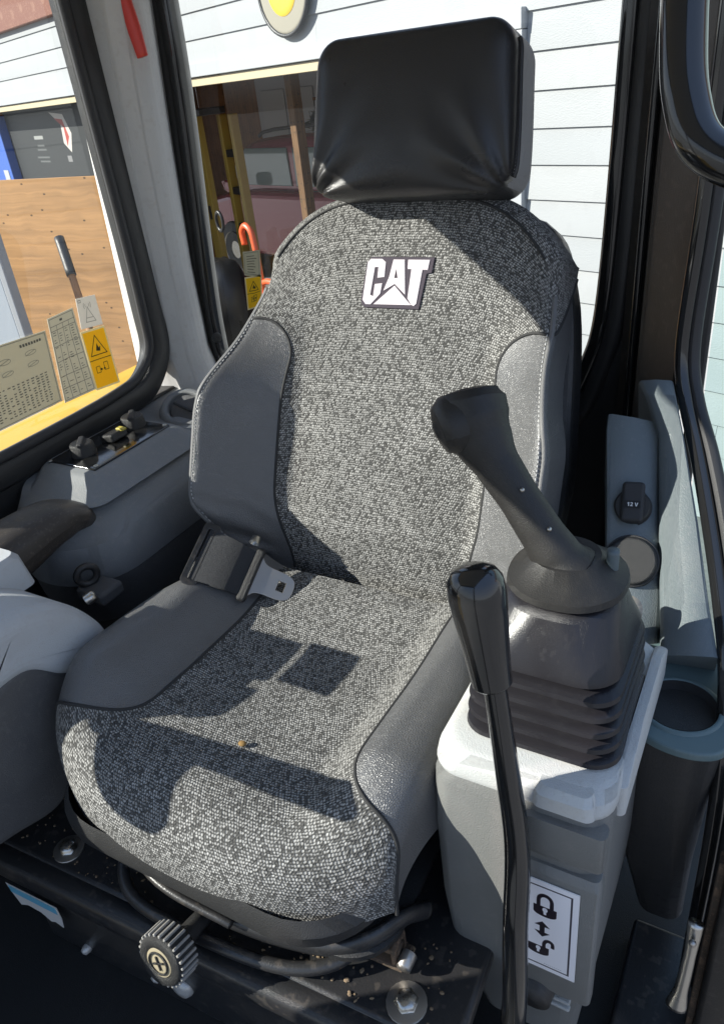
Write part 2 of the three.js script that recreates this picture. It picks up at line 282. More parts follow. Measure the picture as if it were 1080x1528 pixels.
{ // maroon car in the garage
  const g = onHouse('parked_car', 'maroon car with pale reflections in its glass parked in the garage', 'car', -4.55, 0, -2.75);
  const mP = M({ color: L(0.26, 0.05, 0.07), roughness: 0.25, metalness: 0.2, clearcoat: 1 });
  const mG = M({ color: L(0.2, 0.27, 0.27), roughness: 0.08, clearcoat: 1 });
  const body = poly(smoothPoly([[-2.2, 0.35], [-2.25, 0.62], [-2.1, 0.82], [-1.6, 0.93], [-1.2, 0.98], [0, 1.0], [1.5, 1.0], [2.2, 0.92], [2.3, 0.6], [2.2, 0.35], [1, 0.3], [-1, 0.3]], 80), 1.75, 0.08, 4).translate(0, 0, -0.875);
  mesh('body', boxUV(body), mP, g);
  const cab = poly(smoothPoly([[-1.75, 0.98], [-1.5, 1.2], [-1.15, 1.42], [-0.6, 1.5], [0.6, 1.5], [1.2, 1.4], [1.7, 1.05], [1.5, 0.97], [0, 0.96], [-1.5, 0.95]], 80), 1.5, 0.1, 4).translate(0, 0, -0.75);
  const roof = mesh('roof', boxUV(cab), mP, g);
  for (const [a, b, c, d2] of [[-1.6, -0.3, -1.08, -0.32], [-0.22, 0.95, -0.22, 0.85]]) {
    const w = poly([[a, 1.03], [b, 1.03], [d2, 1.4], [c, 1.4]], 0.03, 0.008).translate(0, 0, 0.735); mesh('window', boxUV(w), mG, roof);
  }
  mesh('windshield', boxUV(poly([[-0.66, 0], [0.66, 0], [0.55, 0.62], [-0.55, 0.62]], 0.02, 0.005).rotateX(-0.95).rotateY(-Math.PI / 2).translate(-1.72, 1.0, 0)), mG, roof);
  mesh('roof_rail', tube([[-1.0, 1.5, 0.6], [-0.9, 1.54, 0.6], [0.9, 1.54, 0.6], [1.0, 1.48, 0.6]], 0.018), mBlackPl, roof);
  for (const x of [-1.4, 1.45]) {
    const w = mesh('wheel', lathe([[0.1, -0.1], [0.3, -0.11], [0.33, -0.06], [0.33, 0.06], [0.3, 0.11], [0.1, 0.1]]).rotateX(Math.PI / 2).translate(x, 0.33, 0.8), mRubber, g);
    mesh('rim', lathe([[0, 0.1], [0.2, 0.09], [0.21, 0.12]]).rotateX(Math.PI / 2).translate(x, 0.33, 0.8), mZinc, w);
  }
  mesh('mirror', at(rbox(0.2, 0.14, 0.12, 0.04), -1.1, 1.06, 0.98), mP, g);
}
const mYT = M({ color: L(0.4, 0.28, 0.05), roughness: 0.5 });
{ // tools hung inside the doorway
  const a = onHouse('spirit_level', 'long yellow spirit level standing inside the garage doorway', 'level', -4.17, 0.3, -0.6);
  mesh('beam', boxUV(span(-0.06, 0.06, 0, 1.52, -0.03, 0.03, 0.006)), mYT, a);
  for (const y of [0.25, 0.75, 1.25]) mesh('vial', at(rbox(0.05, 0.12, 0.066, 0.01), 0, y, 0), mBlackPl, a);
  mesh('end_cap', at(rbox(0.125, 0.03, 0.065, 0.006), 0, 1.53, 0), mBlackPl, a);
  const b = onHouse('ladder', 'narrow yellow ladder leaning beside the spirit level', 'ladder', -4.0, 0, -0.8);
  for (const x of [-0.085, 0.085]) mesh('rail', boxUV(span(x - 0.025, x + 0.025, 0, 1.8, -0.04, 0.04, 0.008)), mYT, b);
  for (let k = 1; k < 6; k++) mesh('rung', at(rbox(0.15, 0.06, 0.06, 0.008), 0, k * 0.3, 0), mBlackPl, b);
  const c = onHouse('wall_bracket', 'dark shelf bracket above the yellow level', 'bracket', -4.0, 1.84, -0.5);
  mesh('plate', at(rbox(0.55, 0.05, 0.25, 0.01), 0, 0, 0), mBlackPl, c); mesh('brace', at(rbox(0.05, 0.2, 0.2, 0.01), -0.2, -0.12, -0.02), mBlackPl, c);
  const s = onHouse('shovel', 'grey shovel with D handle hanging below the ladder', 'shovel', -3.62, 0, -0.32);
  mesh('shaft', tube([[0, 0.2, 0], [0, 0.98, 0]], 0.016), mSteel, s);
  mesh('handle', new THREE.TorusGeometry(0.06, 0.014, 8, 24).scale(0.8, 1.2, 1).translate(0, 1.05, 0), mBlackPl, s);
  mesh('blade', boxUV(poly(smoothPoly([[-0.12, 0.25], [0.12, 0.25], [0.12, 0], [0, -0.1], [-0.12, 0]], 30), 0.012, 0.003)), mSteel, s);
  const bag = onHouse('waste_bag', 'bulging black bag on the garage floor', 'bag', -3.55, 0, -0.2);
  { const q = new THREE.SphereGeometry(0.36, 32, 24); const p = q.attributes.position; for (let i = 0; i < p.count; i++) { const x = p.getX(i), y = p.getY(i), z = p.getZ(i), k = 1 + 0.16 * (fbm(x + 2, y + z * .7 + 2, 4, 3) - 0.5) * 2; p.setXYZ(i, x * k * 0.75, Math.max(0, (y + 0.33) * k * 1.1), z * k * 0.7); } q.computeVertexNormals(); mesh('sack', q, M({ color: L(0.012), roughness: 0.4 }), bag); }
  const cane = onHouse('hook_cane', 'bright orange hooked cane leaning outside the doorway', 'cane', -2.48, 0, 0.12);
  mesh('shaft', tube([[0.1, 0.0, 0], [0.02, 0.75, 0], [0, 1.05, 0], [-0.02, 1.13, 0], [-0.075, 1.16, 0], [-0.125, 1.12, 0], [-0.12, 1.03, 0]], 0.021, 12, 40), M({ color: L(0.8, 0.12, 0.035), roughness: 0.4 }), cane);
  mesh('grip', tube([[0.015, 0.78, 0], [0.09, 0.8, 0], [0.15, 0.8, 0]], 0.02), M({ color: L(0.8, 0.12, 0.035), roughness: 0.4 }), cane);
  const cr = onHouse('storage_box', 'pale cardboard box behind the orange cane', 'box', -2.35, 0, -0.35);
  mesh('carton', boxUV(rbox(0.5, 0.85, 0.4, 0.01).translate(0, 0.425, 0)), M({ color: L(0.42, 0.38, 0.28), roughness: 0.9, bumpMap: rep(fine, 2), bumpScale: 0.001 }), cr); mesh('tape', at(rbox(0.06, 0.004, 0.4, 0.001), 0, 0.853, 0), mTan, cr);
  const st = onHouse('timber_post', 'upright pale timber post in front of the maroon car', 'post', -2.64, 0, -0.5);
  mesh('timber', boxUV(span(-0.035, 0.035, 0, 2.35, -0.04, 0.04, 0.004)), M({ map: rep(wood, 2), color: L(0.35, 0.4, 0.42), roughness: 0.8 }), st); mesh('foot', boxUV(span(-0.09, 0.09, 0, 0.03, -0.07, 0.07, 0.004)), mSteel, st);
  // leafy shrub
  const sh = onHouse('shrub', 'loose green shrub standing beyond the maroon car', 'shrub', -6.1, 0, -4.1);
  const leaf = new THREE.BufferGeometry(); { const pos = [], nor = [];
    for (let i = 0; i < 900; i++) { const a = rnd() * 6.28, r = Math.pow(rnd(), .5) * 0.9, y = 1.1 + rnd() * 0.75 - r * 0.3, cx = Math.cos(a) * r * 1.1, cz = Math.sin(a) * r * 0.35; const d = V(rnd() - .5, rnd() - .2, rnd() - .5).normalize(), e = V(rnd() - .5, rnd() - .5, rnd() - .5).cross(d).normalize(); const l = 0.05 + 0.04 * rnd();
      const A = V(cx, y, cz), B = A.clone().addScaledVector(d, l).addScaledVector(e, l * .35), C2 = A.clone().addScaledVector(d, 2 * l), D2 = A.clone().addScaledVector(d, l).addScaledVector(e, -l * .35); const n = new THREE.Vector3().crossVectors(d, e);
      for (const p of [A, B, C2, A, C2, D2]) { pos.push(p.x, p.y, p.z); nor.push(n.x, n.y, n.z); } }
    leaf.setAttribute('position', new THREE.Float32BufferAttribute(pos, 3)); leaf.setAttribute('normal', new THREE.Float32BufferAttribute(nor, 3)); }
  mesh('crown', leaf, M({ color: L(0.16, 0.17, 0.03), roughness: 0.7, side: THREE.DoubleSide }), sh); mesh('trunk', tube([[0, 0, 0], [0.03, 0.6, 0], [0, 1.3, 0]], [0.03, 0.02, 0.01]), mRust, sh);
}
{ // seen through the side window
  const p = thing('plywood_sheet', 'tan knotty plywood sheet standing before the left garage doorway', 'plywood', [-3.27, -0.9, -2.75]); p.rotation.y = 0.249;
  const q = boxUV(span(-2.3, 0, 0, 1.59, -0.009, 0.009, 0.002)); mesh('sheet', q.rotateZ(-0.035).translate(0, 0.02, 0), M({ map: tex(1024, (u, v) => { const g = fbm(u, v, 4, 4), s = vnoise(u * 3, v * 60 + 6 * g, 512) * .5 + vnoise(u * 6, v * 140 + 8 * g, 512) * .3; let k = 0; for (let i = 0; i < 26; i++) { const dx = u - hash2(i, 3), dy = v - hash2(i, 9); k = Math.max(k, sstep(0.012, 0.004, Math.hypot(dx, dy * 1.6))); } const c = 0.8 + 0.22 * s - 0.45 * k + .2 * (g - .5); return [c * 0.8, c * 0.61, c * 0.4]; }, true), roughness: 0.8 }), p);
  const hbr = thing('broom_handle', 'wooden broom handle with black grip leaning on the plywood', 'broom', [-2.34, -0.9, -1.65]);
  mesh('shaft', tube([[0, 0, 0], [-0.75, 1.24, -0.55]], 0.02), M({ map: rep(wood, 3), color: L(0.9, 0.9, 0.95), roughness: 0.7 }), hbr);
  mesh('grip', tube([[-0.71, 1.175, -0.52], [-0.82, 1.36, -0.6]], 0.027), mBlackPl, hbr);
  const jb = thing('white_door', 'white door leaf standing at the plywood edge', 'door', [-3.2, -0.9, -1.9]); jb.rotation.y = 0.249;
  mesh('leaf', boxUV(span(-0.9, -0.04, 0, 1.46, -0.03, 0.03, 0.006)), M({ color: L(0.4, 0.44, 0.48), roughness: 0.5 }), jb); mesh('edge', boxUV(span(-0.038, 0, 0, 1.46, -0.035, 0.035, 0.006)), mTrim, jb);
  const bx = onHouse('dark_crate', 'black printed carton on the shelf behind the plywood', 'carton', -6.7, 1.26, -0.5);
  const cv = document.createElement('canvas'); cv.width = 512; cv.height = 256; const c = cv.getContext('2d');
  c.fillStyle = '#26292a'; c.fillRect(0, 0, 512, 256); c.fillStyle = '#8d8f8c'; c.fillRect(150, 92, 52, 12); c.fillStyle = '#595c5b';
  for (const [x, y, w] of [[158, 122, 40], [152, 136, 52], [140, 162, 70], [150, 176, 58]]) c.fillRect(x, y, w, 6);
  c.fillStyle = '#b9b4ad'; c.beginPath(); c.moveTo(270, 20); c.lineTo(340, 30); c.lineTo(362, 90); c.lineTo(340, 150); c.lineTo(310, 120); c.lineTo(318, 60); c.closePath(); c.fill();
  c.fillStyle = '#9c3b30'; c.beginPath(); c.moveTo(290, 40); c.lineTo(332, 46); c.lineTo(346, 100); c.lineTo(326, 130); c.lineTo(330, 70); c.closePath(); c.fill(); c.fillStyle = '#777'; c.fillRect(310, 160, 22, 20);
  const ct = new THREE.CanvasTexture(cv); ct.colorSpace = THREE.SRGBColorSpace;
  mesh('carton', boxUV(rbox(2.6, 0.78, 0.4, 0.01).translate(0.1, 0.39, 0)), M({ color: L(0.03), roughness: 0.6 }), bx);
  mesh('print', new THREE.PlaneGeometry(2.5, 0.74).translate(0.1, 0.39, 0.205), M({ map: ct, roughness: 0.5 }), bx);
  mesh('shelf', boxUV(span(-2.6, 2.1, -0.06, -0.003, -0.3, 0.3, 0.004)), mWallIn, bx);
  const bl = onHouse('blue_crate', 'bright blue carton beside the black carton', 'carton', -8.35, 1.26, -0.4);
  mesh('carton', boxUV(rbox(0.95, 0.72, 0.4, 0.01).translate(0, 0.36, 0)), M({ color: L(0.035, 0.11, 0.42), roughness: 0.5 }), bl);
  mesh('label', at(rbox(0.16, 0.12, 0.006, 0.002), 0.3, 0.1, 0.203), mTrim, bl);
}
{ // the machine's own yellow cover below the side window
  const y = thing('side_cover', 'yellow painted body cover of the excavator below the side window', 'cover', [-0.8, 0, 0.3]);
  mesh('panel', boxUV(rings([rr(-0.2, 0.2, -1.0, 1.2, 0.06, -0.2), rr(-0.2, 0.2, -1.0, 1.2, 0.06, 0.44), rr(-0.17, 0.19, -0.97, 1.17, 0.06, 0.49), rr(-0.12, 0.17, -0.93, 1.12, 0.06, 0.505)])), mYellow, y);
  mesh('hinge', at(rbox(0.03, 0.02, 0.12, 0.006), 0.1, 0.512, -0.2), mBlackPl, y);
}

// ---------- cab shell ----------
const cab = thing('cab', 'grey and black excavator cab of pillars, seals, roof and panes', 'cab', [0, 0, 0]);
{
  const c = (n, g, m, p = cab, l) => mesh(n, g, m, p, l);
  c('floor', boxUV(span(-0.6, 0.5, -0.06, -0.002, -0.42, 1.05, 0.004)), mBlackPl);
  c('roof', boxUV(span(-0.6, 0.5, 1.36, 1.42, -0.46, 1.07, 0.015)), mGreyDeep);
  c('roof_lining', boxUV(span(-0.56, 0.46, 1.335, 1.355, -0.4, 0.96, 0.004)), mGreyTrim);
  // left wall: header, sill, wall below the window
  c('window_header', boxUV(span(-0.6, -0.545, 1.305, 1.334, -0.24, 0.98, 0.008)), mBlackPl);
  c('side_wall', boxUV(span(-0.6, -0.555, 0, 0.585, -0.4, 0.99, 0.004)), mBlackPl);
  c('sill', boxUV(sweep([V(-0.565, 0.6, 0.95), V(-0.565, 0.6, -0.14), V(-0.565, 0.612, -0.198), V(-0.565, 0.66, -0.243), V(-0.565, 0.75, -0.25), V(-0.565, 1.31, -0.242)], 0.026, 0.024, 12, 60, V(1, 0, 0), 3)), mBlackPl);
  c('window_seal', boxUV(sweep([V(-0.548, 0.628, 0.95), V(-0.548, 0.628, -0.13), V(-0.548, 0.64, -0.175), V(-0.548, 0.675, -0.213), V(-0.548, 0.75, -0.221), V(-0.548, 1.31, -0.215)], 0.009, 0.009, 10, 60, V(1, 0, 0))), mRubber);
  // side pane
  const shp = new THREE.Shape(); shp.moveTo(-0.95, 0.6); shp.lineTo(0.17, 0.6); shp.quadraticCurveTo(0.23, 0.61, 0.235, 0.7); shp.lineTo(0.23, 1.31); shp.lineTo(-0.95, 1.31); shp.closePath();
  c('pane', new THREE.ShapeGeometry(shp, 10).rotateY(Math.PI / 2).translate(-0.562, 0, 0), mGlass);
  // rear left pillar: rounded grey trim, plan curve swept down
  const plan = [[-0.538, -0.262], [-0.522, -0.27], [-0.503, -0.286], [-0.494, -0.308], [-0.498, -0.33], [-0.512, -0.35], [-0.525, -0.375], [-0.57, -0.42], [-0.62, -0.4], [-0.62, -0.26], [-0.575, -0.255]];
  const sm = new THREE.CatmullRomCurve3(plan.map(p => V(p[0], 0, p[1])), true, 'centripetal').getPoints(60).slice(0, 60);
  const lev = [[0.35, 0.1], [0.52, 0.055], [0.58, 0.022], [0.64, 0.0], [0.8, -0.008], [1.0, -0.002], [1.2, 0.008], [1.335, 0.014]];
  c('pillar', rings(lev.map(([y, k]) => sm.map(p => V(p.x + (p.x > -0.53 ? k * 1.1 : 0) - (1 - y) * 0.045, y, p.z + (p.x > -0.53 ? k * 0.5 : 0)))), true, true, 0.8), mGreyTrim);
  c('screw', orient(lathe([[0, 0.004], [0.004, 0.005], [0.009, 0.004], [0.01, 0]].reverse(), 16), V(0, 1, 0), V(0.8, 0, 0.5), [-0.497, 0.658, -0.345]), mBlackPl);
  // rear wall and window
  c('rear_wall', boxUV(span(-0.6, 0.335, 0, 0.56, -0.43, -0.385, 0.004)), mBlackPl);
  c('rear_header', boxUV(span(-0.6, 0.335, 1.25, 1.334, -0.43, -0.37, 0.006)), mBlackPl);
  const rw = [[-0.482, 1.26], [-0.487, 1.1], [-0.522, 0.66], [-0.515, 0.6], [-0.47, 0.57], [0.15, 0.57], [0.178, 0.585], [0.215, 0.665], [0.227, 0.72], [0.243, 1.12], [0.246, 1.26]];
  c('rear_seal', boxUV(sweep(rw.map(p => V(p[0], p[1], -0.375)), 0.013, 0.02, 10, 140, V(0, 0, 1), 3)), mGloss);
  c('rear_seal', boxUV(sweep(rw.map(p => V(p[0] + (p[0] < 0 ? -.02 : .02), p[1] - (p[1] < 0.6 ? 0.02 : 0), -0.385)), 0.016, 0.03, 10, 140, V(0, 0, 1), 3)), mBlackPl);
  c('rear_pane', new THREE.ShapeGeometry(new THREE.Shape(rw.map(p => new THREE.Vector2(p[0], p[1])))).translate(0, 0, -0.384), mGlass);
  // black corner gusset under the window
  c('corner_panel', boxUV(poly([[0.14, 0.3], [0.33, 0.3], [0.33, 0.72], [0.25, 0.72], [0.238, 0.66], [0.19, 0.57], [0.14, 0.55]], 0.03, 0.003).translate(0, 0, -0.4)), mBlackPl);
  // rear right pillar
  const pr = [[0.258, -0.40], [0.262, -0.352], [0.276, -0.345], [0.288, -0.336], [0.292, -0.318], [0.298, -0.312], [0.352, -0.232], [0.362, -0.226], [0.364, -0.222], [0.364, -0.24], [0.356, -0.3], [0.34, -0.42], [0.27, -0.43]];
  c('door_pillar', rings([0.3, 0.62, 0.9, 1.36].map(y => pr.map(p => V(p[0] + (y - 0.7) * 0.012, y, p[1]))), true, true, 0.3), mPillarR);
  c('pillar_seal', tube([[0.278, 0.45, -0.336], [0.281, 0.8, -0.336], [0.288, 1.34, -0.336]], 0.006), mGloss);
  c('door_seal', tube([[0.372, 1.34, -0.215], [0.366, 0.9, -0.215], [0.362, 0.72, -0.215], [0.376, 0.675, -0.19], [0.402, 0.63, -0.135], [0.43, 0.58, -0.065], [0.458, 0.53, 0.02], [0.476, 0.5, 0.095], [0.488, 0.4, 0.15], [0.492, 0.05, 0.16]], 0.009, 12, 80), mGloss);
  c('door_seal', tube([[0.384, 1.34, -0.222], [0.377, 0.9, -0.222], [0.374, 0.72, -0.222], [0.388, 0.675, -0.197], [0.416, 0.632, -0.142], [0.445, 0.582, -0.072], [0.472, 0.532, 0.013], [0.49, 0.5, 0.09], [0.503, 0.4, 0.145], [0.507, 0.05, 0.155]], 0.009, 12, 80), mRubber);
  // door side sill and front frame
  c('door_sill', boxUV(span(0.42, 0.52, -0.02, 0.05, 0.1, 0.98, 0.006)), mSteelBlack);
  for (const x of [-0.575, 0.46]) c('front_pillar', boxUV(span(x - 0.025, x + 0.025, 0, 1.35, 0.992, 1.05, 0.01)), mBlackPl);
  c('windshield_header', boxUV(span(-0.55, 0.44, 1.28, 1.334, 1.0, 1.04, 0.006)), mBlackPl);
  c('windshield', new THREE.PlaneGeometry(0.98, 1.22).translate(-0.06, 0.67, 1.02), mGlass);
  c('front_panel', boxUV(span(-0.55, 0.43, 0, 0.06, 1.0, 1.03, 0.006)), mBlackPl);
}
{ // red emergency hammer on the pillar
  const g = thing('emergency_hammer', 'red handled emergency hammer hung on the grey pillar', 'hammer', [-0.482, 1.168, -0.287]);
  mesh('handle', sweep([V(-0.012, 0.075, 0), V(-0.008, 0.05, 0.004), V(0, 0, 0.004), V(0.006, -0.04, 0.004)], [0.007, 0.011, 0.012, 0.01], [0.004, 0.006, 0.006, 0.005], 14, 0, V(0, 0, 1), 3), mRed, g);
  mesh('head', at(rbox(0.04, 0.014, 0.016, 0.004), -0.014, 0.08, 0), mSteel, g);
  mesh('clip', at(rbox(0.03, 0.02, 0.01, 0.003), -0.012, 0.06, -0.01), mGreyDeep, g);
}
{ // grab handle
  const g = thing('grab_handle', 'thick glossy black bent grab handle beside the door', 'handle', [0, 0, 0]);
  mesh('rail', sweep([V(0.362, 1.26, 0.02), V(0.366, 1.15, 0.05), V(0.372, 1.075, 0.075), V(0.381, 1.03, 0.092), V(0.397, 1.0, 0.105), V(0.43, 0.983, 0.11), V(0.48, 0.98, 0.11)], 0.0165, 0.0165, 24, 60), mGloss, g);
  mesh('bracket', at(rbox(0.03, 0.02, 0.03, 0.005), 0.485, 0.98, 0.11), mSteelBlack, g);
}
{ // open door standing out from the hinge
  const g = thing('cab_door', 'open cab door with teal tinted pane standing out past the pillar', 'door', [0.376, 0, -0.288]);
  g.rotation.y = 0.12;
  mesh('frame', boxUV(span(-0.009, 0.009, 0.1, 1.32, -0.012, 0.012, 0.005)), mBlackPl, g);
  mesh('frame', boxUV(span(0.011, 0.7, 0.05, 0.12, -0.012, 0.012, 0.005)), mBlackPl, g);
  mesh('frame', boxUV(span(0.702, 0.72, 0.05, 1.32, -0.012, 0.012, 0.005)), mBlackPl, g);
  mesh('pane', new THREE.PlaneGeometry(0.69, 1.2).translate(0.356, 0.721, 0), mGlassTint, g);
}

// ---------- pads: one surface function for cushion and backrest ----------
function padSurf(o) {
  const roll = (s, w, R) => { const f = w - R; if (s <= f) return [s, 0]; const th = (s - f) / R; if (th < Math.PI / 2) return [f + R * Math.sin(th), -R * (1 - Math.cos(th))]; return [w, -R - (s - f - R * Math.PI / 2)]; };
  return (u, v) => {
    const vl = v * (o.len - o.Re + o.Re * Math.PI / 2 + o.dropE), U = Math.abs(u), sg = Math.sign(u) || 1;
    let [zz, dz] = roll(vl, o.len, o.Re);
    const w = o.w(Math.min(1, zz / o.len)), A = w - o.Rs + o.Rs * Math.PI / 2 + o.dropS;
    let [x, dx] = roll(U * A, w, o.Rs);
    const z = zz - o.curve(x / w) * sstep(0, 1, zz / o.len);
    const bp = o.bump(x, z, sg);
    let y = bp + dx + dz; if (dx < 0 && dz < 0) y = bp - Math.hypot(dx, dz);
    return { x: sg * x, h: Math.max(y, -o.bottom), z, a: sg * U * A, b: vl };
  };
}
function patch(S, map, u0, u1, v0, v1, nu, nv) {
  const pos = [], uv = [], idx = [];
  for (let j = 0; j <= nv; j++) { const v = lerp(v0, v1, j / nv); const a = u0(v), b = u1(v);
    for (let i = 0; i <= nu; i++) { const p = S(lerp(a, b, i / nu), v), q = map(p); pos.push(q.x, q.y, q.z); uv.push(p.a, p.b); } }
  for (let j = 0; j < nv; j++) for (let i = 0; i < nu; i++) { const a = j * (nu + 1) + i, c = a + nu + 1; idx.push(a, a + 1, c, a + 1, c + 1, c); }
  const g = new THREE.BufferGeometry(); g.setAttribute('position', new THREE.Float32BufferAttribute(pos, 3)); g.setAttribute('uv', new THREE.Float32BufferAttribute(uv, 2)); g.setIndex(idx); g.computeVertexNormals(); return g;
}
const seamLine = (S, map, uf, v0, v1, n, lift = 0) => { const a = []; for (let i = 0; i <= n; i++) { const v = lerp(v0, v1, i / n), p = S(uf(v), v); p.h += lift; a.push(map(p)); } return a; };

const seat = thing('operator_seat', 'tweed and black vinyl operator seat with headrest and white logo', 'seat', [0, 0.3, 0.1]);
const sp = p => V(p.x - 0, p.y - 0.3, p.z - 0.1);   // world -> seat local
// cushion
{
  const o = { len: 0.43, Re: 0.065, dropE: 0.035, Rs: 0.04, dropS: 0.05, bottom: 0.10,
    w: t => lerp(0.21, 0.25, sstep(0, 0.5, t)) - 0.018 * sstep(0.75, 1, t), curve: k => 0.052 * Math.pow(Math.abs(k), 3.2) + 0.015 * k * k,
    bump: (x, z) => { const f = 1 - sstep(0.29, 0.41, z), rear = 0.55 + 0.45 * sstep(-0.05, 0.15, z); return 0.05 * sstep(0.115, 0.195, x) * f * rear - 0.012 * (1 - sstep(0.02, 0.16, x)) * (1 - sstep(0.2, 0.4, z)) * sstep(0.0, 0.12, z) + 0.01 * (1 - sstep(0.0, 0.14, z)) + 0.01 * sstep(0.12, 0.35, z); } };
  const S = padSurf(o), map = p => sp(V(p.x, 0.439 + p.h, p.z + 0.03));
  const ub = v => Math.min(1, 0.445 + 0.07 * Math.pow(Math.max(0, 1 - v / 0.45), 1.5) + 0.62 * Math.pow(sstep(0.56, 1.0, v), 1.5)), VE = (() => { let v = 0; while (v < 1 && ub(v) < 0.999) v += 0.002; return v; })();
  const sk = v => 0.065 * (1 - sstep(0.6, VE, v));
  mesh('seat_cushion', patch(S, map, v => -ub(v) + sk(v), v => ub(v) + sk(v), 0, 1, 90, 110), mFabric, seat, 'grey tweed seat cushion');
  for (const s of [1, -1]) {
    const g = patch(S, map, v => s > 0 ? Math.min(1, ub(v) + sk(v)) : -1, v => s > 0 ? 1 : -ub(v) + sk(v), 0, VE, 40, 80);
    { const p = g.attributes.position, q = g.attributes.uv; for (let i = 0; i < p.count; i++) { const n = 0.005 * (fbm(Math.abs(q.getX(i)) * 2 + s, q.getY(i) * 2 + 3, 5, 3) - 0.5) * sstep(0.14, 0.19, Math.abs(q.getX(i) - 0.02 * s)); p.setY(i, p.getY(i) + n); } g.computeVertexNormals(); }
    mesh('cushion_bolster', g, mVinyl, seat, 'smooth black vinyl cushion bolster');
    mesh('seam', sweep(seamLine(S, map, v => Math.min(1, s * ub(v) + sk(v)), 0.02, VE - 0.004, 60, -0.0006), 0.0022, 0.0022, 8, 120), mSeam, seat);
  }
  // hem and black pan beneath
  mesh('hem', sweep(seamLine(S, map, v => lerp(-1, 1, v), 0, 1, 0).length ? (() => { const a = []; for (let i = 0; i <= 60; i++) { const p = S(lerp(-0.9, 0.9, i / 60), 1); a.push(map(p)); } return a; })() : [], 0.005, 0.005, 8, 120), mSeam, seat);
  const ring = (k, y, zf) => rr(-0.215 + k, 0.215 - k, -0.02, zf, 0.09, y, 8).map(sp);
  mesh('seat_pan', rings([ring(0.004, 0.375, 0.455), ring(-0.002, 0.36, 0.462), ring(0.0, 0.345, 0.462), ring(0.02, 0.33, 0.448), ring(0.03, 0.30, 0.43)], false, true), mBlackPl, seat);
}
